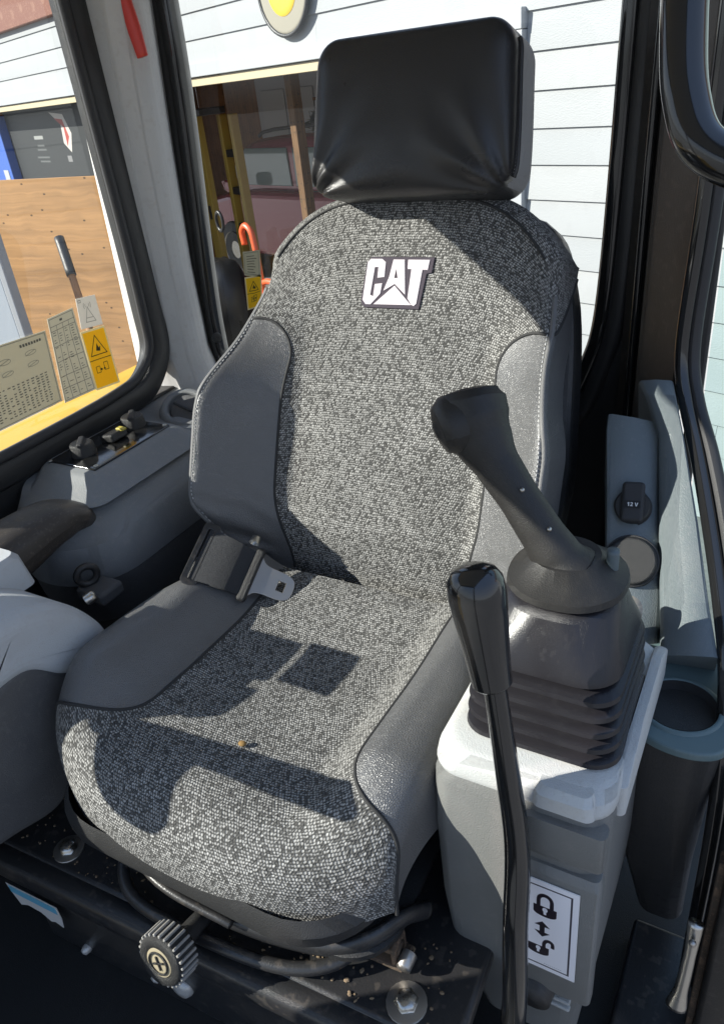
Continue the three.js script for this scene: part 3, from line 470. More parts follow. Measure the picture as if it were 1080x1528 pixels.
// backrest
const BU = V(0, 0.918, -0.397), BN = V(0, 0.397, 0.918), B0 = V(0, 0.45, 0);
const bk = (x, n, h) => sp(B0.clone().addScaledVector(BU, h).addScaledVector(BN, n).add(V(x, 0, 0)));
{
  const H0 = -0.035;
  const o = { len: 0.566, Re: 0.03, dropE: 0.05, Rs: 0.022, dropS: 0.07, bottom: 0.1,
    w: t => { const h = t * 0.555; return 0.21 + 0.05 * sstep(0, 0.14, h) - 0.03 * sstep(0.26, 0.44, h) - 0.012 * sstep(0.42, 0.53, h); },
    curve: k => 0.075 * Math.pow(Math.abs(k), 4) + 0.012 * k * k,
    bump: (x, z) => 0.104 * Math.pow(Math.min(1, Math.max(0, (x - 0.138) / 0.112)), 1.25) * (1 - sstep(0.27, 0.46, z)) * (0.82 + 0.18 * sstep(0.0, 0.12, z)) + 0.012 * Math.sin(Math.min(1, Math.max(0, z / 0.3)) * Math.PI) * (1 - sstep(0.05, 0.2, x)) - 0.02 * sstep(0.1, 0.0, z) };
  const S = padSurf(o), map = p => bk(p.x, p.h, p.z + H0);
  const ub = v => Math.min(1, 0.465 + 0.012 * Math.sin(v * 4) + 0.56 * sstep(0.53, 0.92, v)), VE = (() => { let v = 0; while (v < 1 && ub(v) < 0.999) v += 0.002; return v; })();
  mesh('backrest', patch(S, map, v => -ub(v), v => ub(v), 0, 1, 80, 120), mFabric, seat, 'grey tweed backrest');
  for (const s of [1, -1]) {
    const g = patch(S, map, v => s > 0 ? ub(v) : -1, v => s > 0 ? 1 : -ub(v), 0, VE, 40, 90);
    // puckers near the lower corner of the cover
    { const p = g.attributes.position, uvs = g.attributes.uv; for (let i = 0; i < p.count; i++) { const a = Math.abs(uvs.getX(i)), b = uvs.getY(i), k = sstep(0.16, 0.03, b) * sstep(0.15, 0.2, a) * 0.004; const n = Math.sin((b - (a - .15) * .45) * 190 + 5 * fbm(a * 3, b * 3, 6, 2)) * k; const n2 = n + 0.005 * (fbm(a * 2 + s + 4, b * 2 + 3, 5, 3) - 0.5) * sstep(0.16, 0.21, a) * sstep(0.0, 0.05, b); p.setXYZ(i, p.getX(i), p.getY(i) + BN.y * n2, p.getZ(i) + BN.z * n2); } g.computeVertexNormals(); }
    mesh('backrest_bolster', g, mVinyl, seat, s < 0 ? 'black vinyl backrest bolster above the seat belt' : 'black vinyl backrest bolster behind the joystick');
    mesh('seam', sweep(seamLine(S, map, v => s * ub(v), 0.02, VE - 0.004, 60, -0.0006), 0.0022, 0.0022, 8, 120), mSeam, seat);
    // raised piping with stitches along the outer edge
    const uo = v => { const zz = Math.min(0.555, v * 0.63), w = o.w(zz / 0.555); return s * (w - 0.022 + 0.022 * 0.95) / (w - 0.022 + 0.022 * Math.PI / 2 + 0.07); };
    mesh('piping', sweep(seamLine(S, map, uo, 0.06, 0.80, 80, 0.001), 0.0034, 0.0034, 8, 160), mPiping, seat);
    const st = seamLine(S, map, v => uo(v) - s * 0.022, 0.08, 0.72, 64, 0.0006), gs = [];
    for (let i = 0; i < st.length - 1; i++) gs.push(sweep([st[i].clone().lerp(st[i + 1], 0.2), st[i].clone().lerp(st[i + 1], 0.75)], 0.0008, 0.0008, 5, 2));
    mesh('stitching', merge(...gs), mThread, seat).userData.kind = 'stuff';
  }
  // piping line across the shoulder
  mesh('piping', sweep((() => { const a = []; for (let i = 0; i <= 80; i++) { const u = lerp(-0.66, 0.66, i / 80), p = S(u, 0.872 - 0.03 * Math.pow(Math.abs(u) / .66, 3)); p.h += 0.0006; a.push(map(p)); } return a; })(), 0.0018, 0.0018, 8, 160), mSeam, seat);
  // back shell
  const shell = smoothPoly([[-0.2, -0.05], [0.2, -0.05], [0.245, 0.12], [0.24, 0.25], [0.215, 0.42], [0.17, 0.5], [-0.17, 0.5], [-0.215, 0.42], [-0.24, 0.25], [-0.245, 0.12]], 60);
  const sg = poly(shell, 0.06, 0.012); const m4 = new THREE.Matrix4().makeBasis(V(1, 0, 0), BU, BN); sg.applyMatrix4(m4); const o2 = bk(0, -0.13, 0); sg.translate(o2.x, o2.y, o2.z);
  mesh('back_shell', boxUV(sg), mBlackPl, seat);
  // logo patch
  const surfN = 0.001;
  const lp = (pts, d, n, m, name, parent, holes = []) => {
    const q = pts.map(([a, b]) => [(a - 0.5) * 0.102, (b - 0.5) * 0.068]); const s = new THREE.Shape(q.map(p => new THREE.Vector2(...p)));
    for (const hl of holes) s.holes.push(new THREE.Path(hl.map(([a, b]) => new THREE.Vector2((a - 0.5) * 0.102, (b - 0.5) * 0.068))));
    const g = new THREE.ExtrudeGeometry(s, { depth: d, bevelEnabled: true, bevelSize: 0.0004, bevelThickness: 0.0004, bevelSegments: 1 }); g.applyMatrix4(m4); const c = bk(-0.001, n, 0.4055); g.translate(c.x, c.y, c.z); return mesh(name, boxUV(g), m, parent);
  };
  // letters in a unit box
  const pt = lp([[0.1, 0.98], [1.02, 0.98], [1.0, 0.7], [0.93, 0.68], [0.87, 0.0], [0.08, 0.0], [0.02, 0.05], [0.0, 0.2], [0.04, 0.86]], 0.0008, surfN, M({ color: L(0.045, 0.035, 0.05), roughness: 0.8 }), 'logo_patch', seat);
  const W = mWhitePrint, D = 0.0006, N = surfN + 0.0012;
  lp([[0.1, 0.94], [0.27, 0.94], [0.325, 0.88], [0.325, 0.6], [0.225, 0.58], [0.225, 0.79], [0.17, 0.79], [0.135, 0.24], [0.185, 0.21], [0.195, 0.45], [0.3, 0.47], [0.285, 0.27], [0.155, 0.06], [0.08, 0.06], [0.03, 0.14], [0.06, 0.88]], D, N, W, 'letter', pt);
  lp([[0.44, 0.93], [0.6, 0.93], [0.655, 0.27], [0.49, 0.47], [0.33, 0.33], [0.4, 0.6]], D, N, W, 'letter', pt, [[[0.49, 0.76], [0.525, 0.58], [0.475, 0.58]]]);
  lp([[0.655, 0.93], [0.96, 0.93], [0.945, 0.75], [0.87, 0.75], [0.83, 0.1], [0.8, 0.06], [0.76, 0.08], [0.7, 0.2], [0.715, 0.76], [0.66, 0.76]], D, N, W, 'letter', pt);
  lp([[0.2, 0.06], [0.49, 0.43], [0.755, 0.07]], D, N, W, 'triangle', pt);
}
// headrest
{
  const hx = 0.138, hh = 0.094, hd = 0.06, r = 0.034, g0 = new THREE.BoxGeometry(2 * hx, 2 * hh, 2 * hd, 60, 48, 26), p = g0.attributes.position;
  const build = (keep, sd) => {
    const g = g0.clone(), q = g.attributes.position, uv = [];
    for (let i = 0; i < q.count; i++) {
      let x = q.getX(i), y = q.getY(i), z = q.getZ(i);
      const ix = Math.max(-hx + r, Math.min(hx - r, x)), iy = Math.max(-hh + r, Math.min(hh - r, y)), iz = Math.max(-hd + r * .8, Math.min(hd - r * .8, z));
      const d = V(x - ix, y - iy, z - iz), l = d.length() || 1; if (l > 1e-6) { d.divideScalar(l); x = ix + d.x * r; y = iy + d.y * r; z = iz + d.z * r * 0.8; }
      const bul = (1 - (x / hx) ** 2) * (1 - (y / hh) ** 2); z += Math.sign(z) * 0.012 * Math.max(0, bul);
      // gather folds radiating from the lower corners
      const cx = Math.abs(x) - hx, cy = y + hh, dd = Math.hypot(cx, cy), an = Math.atan2(cy, -cx + 1e-4);
      if (z > 0) z += 0.0042 * Math.sin(an * 12 + x * 9 + 2 * fbm(x * 2 + 1, y * 2 + 1, 5, 2)) * sstep(0.17, 0.03, dd) * sstep(0.0, 0.02, dd) + 0.006 * (fbm(x * 1.5 + 2, y * 1.5 + 2, 4, 3) - .5);
      x *= 1 - 0.05 * sstep(0.2, 1, (y + hh) / (2 * hh)) ;
      uv.push(x, y + z); q.setXYZ(i, x, y, z);
    }
    g.setAttribute('uv', new THREE.Float32BufferAttribute(uv, 2));
    // keep faces by side
    const ix = g.index.array, out = []; for (let i = 0; i < ix.length; i += 3) { const zc = (p.getZ(ix[i]) + p.getZ(ix[i + 1]) + p.getZ(ix[i + 2])) / 3, xc = Math.abs(p.getX(ix[i]) + p.getX(ix[i + 1]) + p.getX(ix[i + 2])) / 3, side = xc > hx - 0.0001 && zc < hd * 0.35; if (side === keep && (!sd || p.getX(ix[i]) * sd > 0)) out.push(ix[i], ix[i + 1], ix[i + 2]); }
    g.setIndex(out); const gm = mergeVertices(g, 1e-5); gm.computeVertexNormals();
    gm.applyMatrix4(new THREE.Matrix4().makeRotationX(-0.28)); const c = bk(0.021, 0.02, 0.602); return gm.translate(c.x, c.y, c.z);
  };
  const hr = mesh('headrest', build(false), mVinylHead, seat, 'puckered black vinyl headrest');
  for (const sd of [1, -1]) mesh('gusset', build(true, sd), mGusset, hr);
  for (const s of [1, -1]) {
    const a = []; for (let i = 0; i <= 40; i++) { const y = lerp(-hh + 0.02, hh - 0.02, i / 40); const t = 1 - 0.05 * sstep(0.2, 1, (y + hh) / (2 * hh)); const e = Math.max(0, Math.abs(y) - (hh - r)) / r; const x = s * (hx - r + r * Math.sqrt(Math.max(0, 1 - e * e)) + 0.0005) * t; a.push(V(x, y, hd * 0.35).applyAxisAngle(V(1, 0, 0), -0.28).add(bk(0.021, 0.02, 0.602))); }
    mesh('piping', sweep(a, 0.0032, 0.0032, 8, 80), mVinylHead, hr);
  }
  for (const s of [-0.06, 0.06]) mesh('post', tube([bk(s, -0.03, 0.42), bk(s, -0.03, 0.58)].map(v => [v.x, v.y, v.z]), 0.006), mSteel, seat);
}
{ // crumb on the cushion
  const g = new THREE.IcosahedronGeometry(0.005, 1).scale(1, 0.5, 0.8); const m = mesh('crumb', g, M({ color: L(0.25, 0.15, 0.05), roughness: 0.9 })); m.position.set(0.021, 0.447, 0.336); tag(m, 'small brown crumb lying on the cushion front', 'crumb');
}
{ // seat belt buckle tongue, left rear of the cushion
  const g = thing('seat_belt', 'black webbing seat belt with steel tongue beside the cushion', 'seat belt', [-0.163, 0.492, 0.106]);
  // frame axes: a runs along the tongue (image right-down), b across
  const a = V(0.108, -0.062, -0.041).normalize(), b0 = V(0, 0.48, -0.87), n0 = new THREE.Vector3().crossVectors(a, b0), b = new THREE.Vector3().crossVectors(n0, a).normalize(), n = new THREE.Vector3().crossVectors(a, b).normalize();
  const m4 = new THREE.Matrix4().makeBasis(a, b, n);
  const put = (geo, x, y, z) => geo.translate(x, y, z).applyMatrix4(m4);
  const ringS = new THREE.Shape(); const R2 = (s, w, h, r, hole) => { const q = hole || s; q.moveTo(-w + r, -h); q.lineTo(w - r, -h); q.quadraticCurveTo(w, -h, w, -h + r); q.lineTo(w, h - r); q.quadraticCurveTo(w, h, w - r, h); q.lineTo(-w + r, h); q.quadraticCurveTo(-w, h, -w, h - r); q.lineTo(-w, -h + r); q.quadraticCurveTo(-w, -h, -w + r, -h); };
  R2(ringS, 0.011, 0.047, 0.007); const hl = new THREE.Path(); R2(null, 0.0055, 0.04, 0.004, hl); ringS.holes.push(hl);
  mesh('ring', put(new THREE.ExtrudeGeometry(ringS, { depth: 0.003, bevelEnabled: true, bevelSize: 0.0012, bevelThickness: 0.0012, bevelSegments: 2 }), -0.042, 0, 0), mSteelBlack, g);
  const web = patch((u, v) => ({ x: u * lerp(0.04, 0.034, v), h: 0.006 * Math.sin(v * 3.1) + 0.002, z: lerp(-0.044, 0.03, v), a: u * 0.04, b: v * 0.07 }), p => V(p.z, p.x, p.h), () => -1, () => 1, 0, 1, 16, 20);
  mesh('webbing', merge(web.clone().applyMatrix4(m4), web.clone().translate(0, 0, -0.006).applyMatrix4(m4)), mWeb, g);
  mesh('bar', put(rbox(0.014, 0.082, 0.012, 0.005), 0.034, 0, 0), mBlackPl, g);
  const ts = new THREE.Shape(smoothPoly([[0.035, -0.034], [0.035, 0.034], [0.048, 0.022], [0.085, 0.0185], [0.095, 0.012], [0.095, -0.012], [0.085, -0.0185], [0.048, -0.022]], 48).map(q => new THREE.Vector2(...q)));
  ts.holes.push(new THREE.Path([[0.073, -0.008], [0.085, -0.008], [0.085, 0.008], [0.073, 0.008]].map(q => new THREE.Vector2(...q))));
  mesh('tongue', put(new THREE.ExtrudeGeometry(ts, { depth: 0.0022, bevelEnabled: true, bevelSize: 0.0006, bevelThickness: 0.0006, bevelSegments: 2 }), 0, 0, 0), mSteel, g);
  mesh('retractor', put(rbox(0.05, 0.055, 0.04, 0.012), -0.03, -0.02, -0.05), mBlackPl, g);
  mesh('bolt', put(lathe([[0, 0.012], [0.006, 0.011], [0.008, 0]].reverse(), 12), 0.02, 0.045, 0.0), mZinc, g);
}
// ---------- seat base ----------
{
  const g = thing('seat_pedestal', 'black steel seat pedestal with rails, adjuster knob and bolts', 'seat base', [0, 0, 0.2]); g.rotation.y = rad(2.5);
  const l = p => [p[0], p[1], p[2] - 0.2];
  const part = (n, geo, m, p = g) => mesh(n, geo.translate(0, 0, -0.2), m, p);
  part('top_plate', boxUV(span(-0.36, 0.30, 0.225, 0.25, -0.2, 0.455, 0.008)), mSteelBlack);
  part('front_panel', boxUV(span(-0.36, 0.30, 0.0, 0.21, 0.42, 0.44, 0.006)), mSteelBlack);
  part('front_rail', boxUV(sweep([V(-0.42, 0.228, 0.462), V(0.31, 0.228, 0.462)], 0.017, 0.02, 16, 4, V(0, 1, 0), 3)), mSteelBlack);
  part('lower_rail', boxUV(span(-0.38, 0.30, 0.165, 0.18, 0.438, 0.452, 0.003)), mSteelBlack);
  // suspension frame: lipped tray with a flared front lip
  part('suspension_tray', rings([rr(-0.17, 0.2, -0.1, 0.425, 0.05, 0.30), rr(-0.18, 0.215, -0.1, 0.435, 0.06, 0.295), rr(-0.18, 0.215, -0.1, 0.435, 0.06, 0.288), rr(-0.15, 0.18, -0.1, 0.40, 0.05, 0.28), rr(-0.15, 0.18, -0.1, 0.39, 0.05, 0.25)]), mBlackPl);
  part('tray_lip', sweep([V(-0.13, 0.30, 0.425), V(0, 0.298, 0.445), V(0.1, 0.294, 0.44), V(0.165, 0.296, 0.425), V(0.195, 0.305, 0.405), V(0.215, 0.3, 0.37), V(0.228, 0.282, 0.345)], 0.007, 0.011, 10, 60), mSteelBlack);
  part('slide_bar', tube([[-0.145, 0.29, 0.39], [-0.133, 0.275, 0.43], [-0.105, 0.268, 0.452], [0, 0.268, 0.462], [0.12, 0.268, 0.45], [0.165, 0.272, 0.42], [0.175, 0.285, 0.38]], 0.0075, 14, 60), mSteelBlack);
  part('upper_bar', tube([[-0.13, 0.325, 0.42], [-0.05, 0.318, 0.45], [0.05, 0.31, 0.455]], 0.005), mSteelBlack);
  for (const [x, y, z, r] of [[-0.236, 0.25, 0.428, 0.0115], [0.236, 0.25, 0.428, 0.0125]]) { const b = part('bolt', lathe([[0, 0.012], [r * 0.7, 0.012], [r, 0.008], [r, 0.002], [r * 1.5, 0.002], [r * 1.5, 0]].reverse(), 6).translate(x, y, z), mZinc); mesh('washer', lathe([[0, 0.003], [r * 1.7, 0.003], [r * 1.7, 0]].reverse(), 20).translate(x, y, z - 0.2), mSteel, b); }
  for (const [x, y, r] of [[-0.28, 0.02, 0.007], [-0.14, 0.05, 0.008], [-0.095, 0.055, 0.0155]]) part('bolt', lathe([[0, 0.011], [r * 0.75, 0.009], [r, 0.003], [r, 0]].reverse(), 20).rotateX(Math.PI / 2).translate(x, y, 0.44), mBoltPale);
  // rusty scissor link ends
  part('link', boxUV(merge(at(rbox(0.05, 0.006, 0.03, 0.002), 0.197, 0.257, 0.39), at(rbox(0.006, 0.035, 0.028, 0.002), 0.18, 0.275, 0.39), at(rbox(0.006, 0.03, 0.028, 0.002), 0.212, 0.272, 0.39), lathe([[0, -0.02], [0.009, -0.02], [0.009, 0.02], [0, 0.02]], 14).rotateZ(Math.PI / 2).translate(0.196, 0.276, 0.392))), mRust);
  part('link', boxUV(merge(at(rbox(0.045, 0.03, 0.006, 0.002), -0.14, 0.3, 0.41), at(rbox(0.008, 0.05, 0.02, 0.002), -0.155, 0.29, 0.4), lathe([[0, -0.012], [0.008, -0.012], [0.008, 0.012], [0, 0.012]], 14).rotateX(Math.PI / 2).translate(-0.13, 0.298, 0.414))), mRust);
  part('link_pin', lathe([[0, 0.016], [0.008, 0.016], [0.009, 0]].reverse(), 14).rotateX(Math.PI / 2).translate(0.224, 0.268, 0.39), mSteel);
  // knob on a shaft
  const ax = V(-0.02, 0.12, 0.4).normalize(), kc = [-0.004, 0.292, 0.50];
  part('shaft', tube([[-0.002, 0.268, 0.41], [-0.003, 0.28, 0.46], [-0.004, 0.288, 0.49]], [0.008, 0.011, 0.011]), mBlackPl);
  part('shaft_end', tube([[-0.002, 0.262, 0.395], [-0.002, 0.272, 0.425]], 0.009), mSteel);
  const kn = part('adjuster_knob', orient(lathe([[0, -0.016], [0.026, -0.016], [0.029, -0.012], [0.029, 0.010], [0.026, 0.014], [0.018, 0.014], [0.017, 0.011], [0, 0.011]], 40), V(0, 1, 0), ax, kc), mBlackPl);
  for (let i = 0; i < 26; i++) { const th = i / 26 * 6.283; const rb = rbox(0.003, 0.024, 0.0035, 0.001, 1).translate(0, -0.001, 0.0295).rotateY(th); mesh('rib', orient(rb, V(0, 1, 0), ax, kc).translate(0, 0, -0.2), M === 0 ? mBlackPl : mSteelWorn(), kn); }
  mesh('dial', orient(lathe([[0, 0.0135], [0.0165, 0.0135], [0.017, 0.011]].reverse(), 30), V(0, 1, 0), ax, kc).translate(0, 0, -0.2), M({ color: L(0.35, 0.3, 0.2), roughness: 0.6 }), kn);
  mesh('dial_ring', orient(new THREE.TorusGeometry(0.0125, 0.0012, 6, 30).rotateX(Math.PI / 2).translate(0, 0.0145, 0), V(0, 1, 0), ax, kc).translate(0, 0, -0.2), mBlackPl, kn);
  for (let i = 0; i < 4; i++) mesh('dial_mark', orient(rbox(0.012, 0.0016, 0.0022, 0.0006, 1).translate(0.002, 0.0145, 0).rotateY(i * 1.57 + 0.4), V(0, 1, 0), ax, kc).translate(0, 0, -0.2), mBlackPl, kn);
}
function mSteelWorn() { return mSteelWorn.m || (mSteelWorn.m = M({ color: L(0.3, 0.29, 0.27), roughness: 0.5 })); }
{ // torn blue and white label
  const s = new THREE.Shape([[0, 0], [0.1, 0.0], [0.1, -0.025], [0.094, -0.05], [0.08, -0.045], [0.07, -0.05], [0.055, -0.038], [0.03, -0.036], [0.012, -0.045], [0.004, -0.02]].map(p => new THREE.Vector2(...p)));
  const g = thing('torn_label', 'torn pale blue and white label on the seat pedestal', 'label', [-0.37, 0.135, 0.47]); g.rotation.y = rad(2.5);
  mesh('paper', new THREE.ExtrudeGeometry(s, { depth: 0.0006, bevelEnabled: false }), M({ color: L(0.62, 0.6, 0.57), roughness: 0.8 }), g);
  mesh('stripe', boxUV(span(0.004, 0.096, -0.018, -0.003, 0.0007, 0.0012, 0.0002)), M({ color: L(0.14, 0.42, 0.58), roughness: 0.6 }), g);
}
// ---------- left hand (picture right) console ----------
{
  const g = thing('control_console', 'grey joystick console box with pale top beside the seat', 'console', [0.33, 0.2, 0.23]);
  const l = p => V(p.x - 0.33, p.y - 0.2, p.z - 0.23), ring = (...a) => rr(...a).map(l);
  mesh('housing', rings([ring(0.285, 0.392, 0.13, 0.322, 0.02, 0.12), ring(0.262, 0.398, 0.12, 0.325, 0.02, 0.19), ring(0.252, 0.405, 0.11, 0.329, 0.022, 0.24), ring(0.245, 0.409, 0.10, 0.331, 0.024, 0.31), ring(0.243, 0.411, 0.10, 0.333, 0.026, 0.42), ring(0.246, 0.412, 0.10, 0.333, 0.026, 0.495), ring(0.25, 0.410, 0.102, 0.329, 0.026, 0.507)]), mGreyBox, g);
  const top = (x, z) => 0.51 + 0.0 * x;
  mesh('top_cover', rings([ring(0.249, 0.412, 0.10, 0.331, 0.026, 0.509), ring(0.248, 0.413, 0.10, 0.332, 0.026, 0.514), ring(0.249, 0.413, 0.10, 0.329, 0.028, 0.524), ring(0.256, 0.411, 0.105, 0.32, 0.03, 0.531), ring(0.262, 0.409, 0.11, 0.314, 0.03, 0.533)]), mGreyLight, g);
  mesh('ridge', rings([rr(0.345, 0.4, 0.316, 0.336, 0.009, 0.512).map(l), rr(0.347, 0.398, 0.314, 0.3345, 0.009, 0.526).map(l), rr(0.350, 0.395, 0.312, 0.328, 0.008, 0.532).map(l)]), mGreyLight, g);
  mesh('side_wing', rings([ring(0.404, 0.4185, 0.10, 0.30, 0.006, 0.49), ring(0.405, 0.4185, 0.10, 0.297, 0.006, 0.522), ring(0.407, 0.418, 0.12, 0.27, 0.005, 0.535), ring(0.408, 0.417, 0.14, 0.23, 0.004, 0.541)]), mGreyLight, g);
  // stepped front: lip above, sticker panel, foot louvres
  mesh('front_lip', rings([rr(0.337, 0.4105, 0.32, 0.337, 0.007, 0.452).map(l), rr(0.336, 0.4115, 0.32, 0.3405, 0.007, 0.46).map(l), rr(0.336, 0.4115, 0.32, 0.3385, 0.007, 0.5).map(l)]), mGreyBox, g);
  mesh('sticker_panel', rings([rr(0.335, 0.4085, 0.318, 0.3365, 0.006, 0.236).map(l), rr(0.333, 0.4095, 0.318, 0.3395, 0.006, 0.242).map(l), rr(0.333, 0.411, 0.318, 0.341, 0.006, 0.43).map(l), rr(0.336, 0.409, 0.318, 0.336, 0.006, 0.438).map(l)]), mGreyBox, g);
  for (const y of [0.2, 0.212]) mesh('louvre', at(rbox(0.034, 0.005, 0.007, 0.002), 0.372 - 0.33, y - 0.2, 0.327 - 0.23), mGreyLight, g);
  // sticker
  const cv = document.createElement('canvas'); cv.width = 384; cv.height = 896; const c = cv.getContext('2d');
  c.fillStyle = '#f1f0f4'; c.fillRect(0, 0, 384, 896); c.strokeStyle = '#3a3640'; c.lineWidth = 12; c.strokeRect(-20, 46, 364, 806);
  c.fillStyle = '#241c26';
  const lock = (x, y, s, open) => { c.save(); c.translate(x, y); c.scale(s * 0.84, s * 1.12);
    c.lineWidth = 25; c.strokeStyle = '#241c26'; c.beginPath();
    if (open) { c.moveTo(40, 4); c.bezierCurveTo(32, -52, 60, -70, 84, -62); c.bezierCurveTo(102, -56, 100, -34, 98, -14); } else { c.moveTo(-42, 4); c.lineTo(-42, -42); c.bezierCurveTo(-42, -100, 42, -100, 42, -42); c.lineTo(42, 4); } c.stroke();
    c.beginPath(); c.moveTo(-74, 0); c.lineTo(74, 0); c.lineTo(74, 52); c.bezierCurveTo(66, 86, -66, 86, -74, 52); c.closePath(); c.fill();
    c.fillStyle = '#f1f0f4'; c.beginPath(); c.arc(0, 24, 17, 0, 6.3); c.fill(); c.fillRect(-9, 26, 18, 34); c.fillStyle = '#241c26'; c.restore(); };
  lock(186, 232, 1.15, false); lock(150, 650, 1.1, true);
  c.beginPath(); c.moveTo(172, 386); c.lineTo(222, 436); c.lineTo(188, 436); c.lineTo(188, 494); c.lineTo(222, 494); c.lineTo(172, 544); c.lineTo(122, 494); c.lineTo(156, 494); c.lineTo(156, 436); c.lineTo(122, 436); c.closePath(); c.fill();
  c.fillStyle = '#9a98a0'; for (let i = 0; i < 9; i++) c.fillRect(190 + i * 13, 826, 8, 5);
  const t = new THREE.CanvasTexture(cv); t.colorSpace = THREE.SRGBColorSpace;
  const s = mesh('lock_sticker', boxUV(rbox(0.06, 0.14, 0.0012, 0.0005)), M({ color: L(0.8), roughness: 0.4 })); s.position.set(0.3645, 0.352, 0.3422); s.rotation.x = 0.0; tag(s, 'white sticker of closed and open padlocks on the console', 'sticker');
  mesh('print', new THREE.PlaneGeometry(0.059, 0.139).translate(0, 0, 0.0008), M({ map: t, roughness: 0.35 }), s);
  // muddy frame under the box
  const f = thing('console_bracket', 'muddy bent bracket frame under the grey console', 'bracket', [0.3, 0.15, 0.3]);
  mesh('frame', tube([[-0.06, 0.06, -0.05], [-0.062, 0.05, 0.05], [-0.05, 0.04, 0.075], [0.04, 0.035, 0.085], [0.08, 0.04, 0.07]], 0.006), mSteelBlack, f);
  mesh('plate', boxUV(at(rbox(0.1, 0.05, 0.06, 0.01), 0.0, 0.03, -0.01)), mRust, f);
  mesh('pivot', at(lathe([[0, 0.02], [0.018, 0.018], [0.02, 0]].reverse(), 20).rotateX(Math.PI / 2), 0.055, 0.08, 0.03), mSteelBlack, f);
}
{ // safety lever
  const g = thing('safety_lever', 'tall bent black lever with shiny tapered knob before the console', 'lever', [0.35, 0.25, 0.39]);
  const l = (x, y, z) => V(x - 0.35, y - 0.25, z - 0.39);
  mesh('rod', sweep([l(0.351, 0.262, 0.40), l(0.352, 0.31, 0.395), l(0.347, 0.4, 0.378), l(0.343, 0.46, 0.36), l(0.339, 0.5, 0.354), l(0.332, 0.55, 0.35), l(0.318, 0.66, 0.344)], [0.0125, 0.0118, 0.0115, 0.0115, 0.011, 0.0105, 0.009], undefined, 20, 60), mGloss, g);
  const A = l(0.3165, 0.646, 0.3425), Bv = l(0.2965, 0.745, 0.3265), d = Bv.clone().sub(A), ln = d.length();
  mesh('knob', orient(lathe([[0, 0], [0.0145, 0], [0.016, 0.002], [0.018, ln * 0.3], [0.0215, ln * 0.62], [0.0228, ln * 0.78], [0.0215, ln * 0.89], [0.017, ln * 0.96], [0.009, ln * 0.995], [0, ln]], 40), V(0, 1, 0), d, [A.x, A.y, A.z]), mGloss, g);
}
{ // joystick
  const g = thing('joystick', 'black joystick with ribbed rubber boot on the console', 'joystick', [0.335, 0.54, 0.225]);
  const l = (x, y, z) => V(x - 0.335, y - 0.54, z - 0.225);
  const ring = (cx, cz, hx, hz, r, y) => rr(cx - hx, cx + hx, cz - hz, cz + hz, r, y, 8).map(p => l(p.x, p.y, p.z));
  const R = []; const n = 5;
  for (let i = 0; i < n; i++) {
    const y = 0.5325 + i * 0.0142, k = i / n, cx = 0.337 - 0.003 * k, cz = 0.225 - 0.012 * k, w = 0.071 - 0.004 * k, wz = 0.075 - 0.006 * k;
    R.push(ring(cx, cz, w - 0.014, wz - 0.014, 0.02, y), ring(cx, cz, w - 0.003, wz - 0.003, 0.025, y + 0.0012), ring(cx, cz, w, wz, 0.026, y + 0.0035), ring(cx, cz, w - 0.001, wz - 0.001, 0.026, y + 0.0075), ring(cx, cz, w - 0.005, wz - 0.005, 0.025, y + 0.0095), ring(cx, cz, w - 0.014, wz - 0.014, 0.02, y + 0.0112));
  }
  mesh('bellows', rings(R, true, true, 0.55), mBoot, g, 'ribbed black rubber bellows');
  mesh('boot', rings([ring(0.334, 0.212, 0.056, 0.06, 0.026, 0.602), ring(0.334, 0.212, 0.065, 0.067, 0.034, 0.605), ring(0.334, 0.211, 0.065, 0.067, 0.036, 0.611), ring(0.334, 0.207, 0.058, 0.06, 0.04, 0.63), ring(0.335, 0.203, 0.052, 0.052, 0.044, 0.65), ring(0.335, 0.201, 0.049, 0.049, 0.046, 0.656)], true, true, 0.9), mBoot, g);
  const pl = mesh('base_plate', rings([ring(0.336, 0.2, 0.05, 0.05, 0.046, 0.657), ring(0.336, 0.2, 0.053, 0.053, 0.048, 0.66), ring(0.336, 0.2, 0.052, 0.052, 0.048, 0.666), ring(0.335, 0.198, 0.04, 0.04, 0.038, 0.672), ring(0.333, 0.196, 0.03, 0.03, 0.028, 0.682)], true, true, 0.7), mGrip, g);
  const grip = mesh('grip', sweep([l(0.332, 0.668, 0.2), l(0.325, 0.68, 0.2), l(0.31, 0.7, 0.197), l(0.287, 0.728, 0.19), l(0.264, 0.754, 0.182), l(0.249, 0.772, 0.175), l(0.238, 0.788, 0.169), l(0.231, 0.802, 0.162), l(0.228, 0.811, 0.158), l(0.227, 0.814, 0.157)],
    [0.03, 0.0225, 0.0195, 0.0185, 0.0205, 0.0265, 0.0325, 0.033, 0.027, 0.009], [0.03, 0.022, 0.019, 0.0178, 0.0195, 0.025, 0.0305, 0.031, 0.025, 0.009], 28, 90, V(0, 0, 1), 2.3), mGrip, g);
  mesh('thumb_plate', sweep([l(0.236, 0.79, 0.17), l(0.22, 0.786, 0.181), l(0.2115, 0.783, 0.187), l(0.208, 0.782, 0.19)], [0.029, 0.0285, 0.022, 0.006], undefined, 24, 20), mGrip, grip);
  for (const [x, y, z] of [[0.298, 0.747, 0.205], [0.324, 0.715, 0.21], [0.343, 0.69, 0.212]]) mesh('screw', new THREE.SphereGeometry(0.0022, 10, 8).translate(...l(x - 0.003, y - 0.002, z).toArray()), mZinc, grip);
  mesh('stud', tube([l(0.372, 0.668, 0.19), l(0.372, 0.69, 0.189)].map(v => v.toArray()), 0.0055), M({ color: L(0.1, 0.13, 0.14), roughness: 0.5 }), g);
}
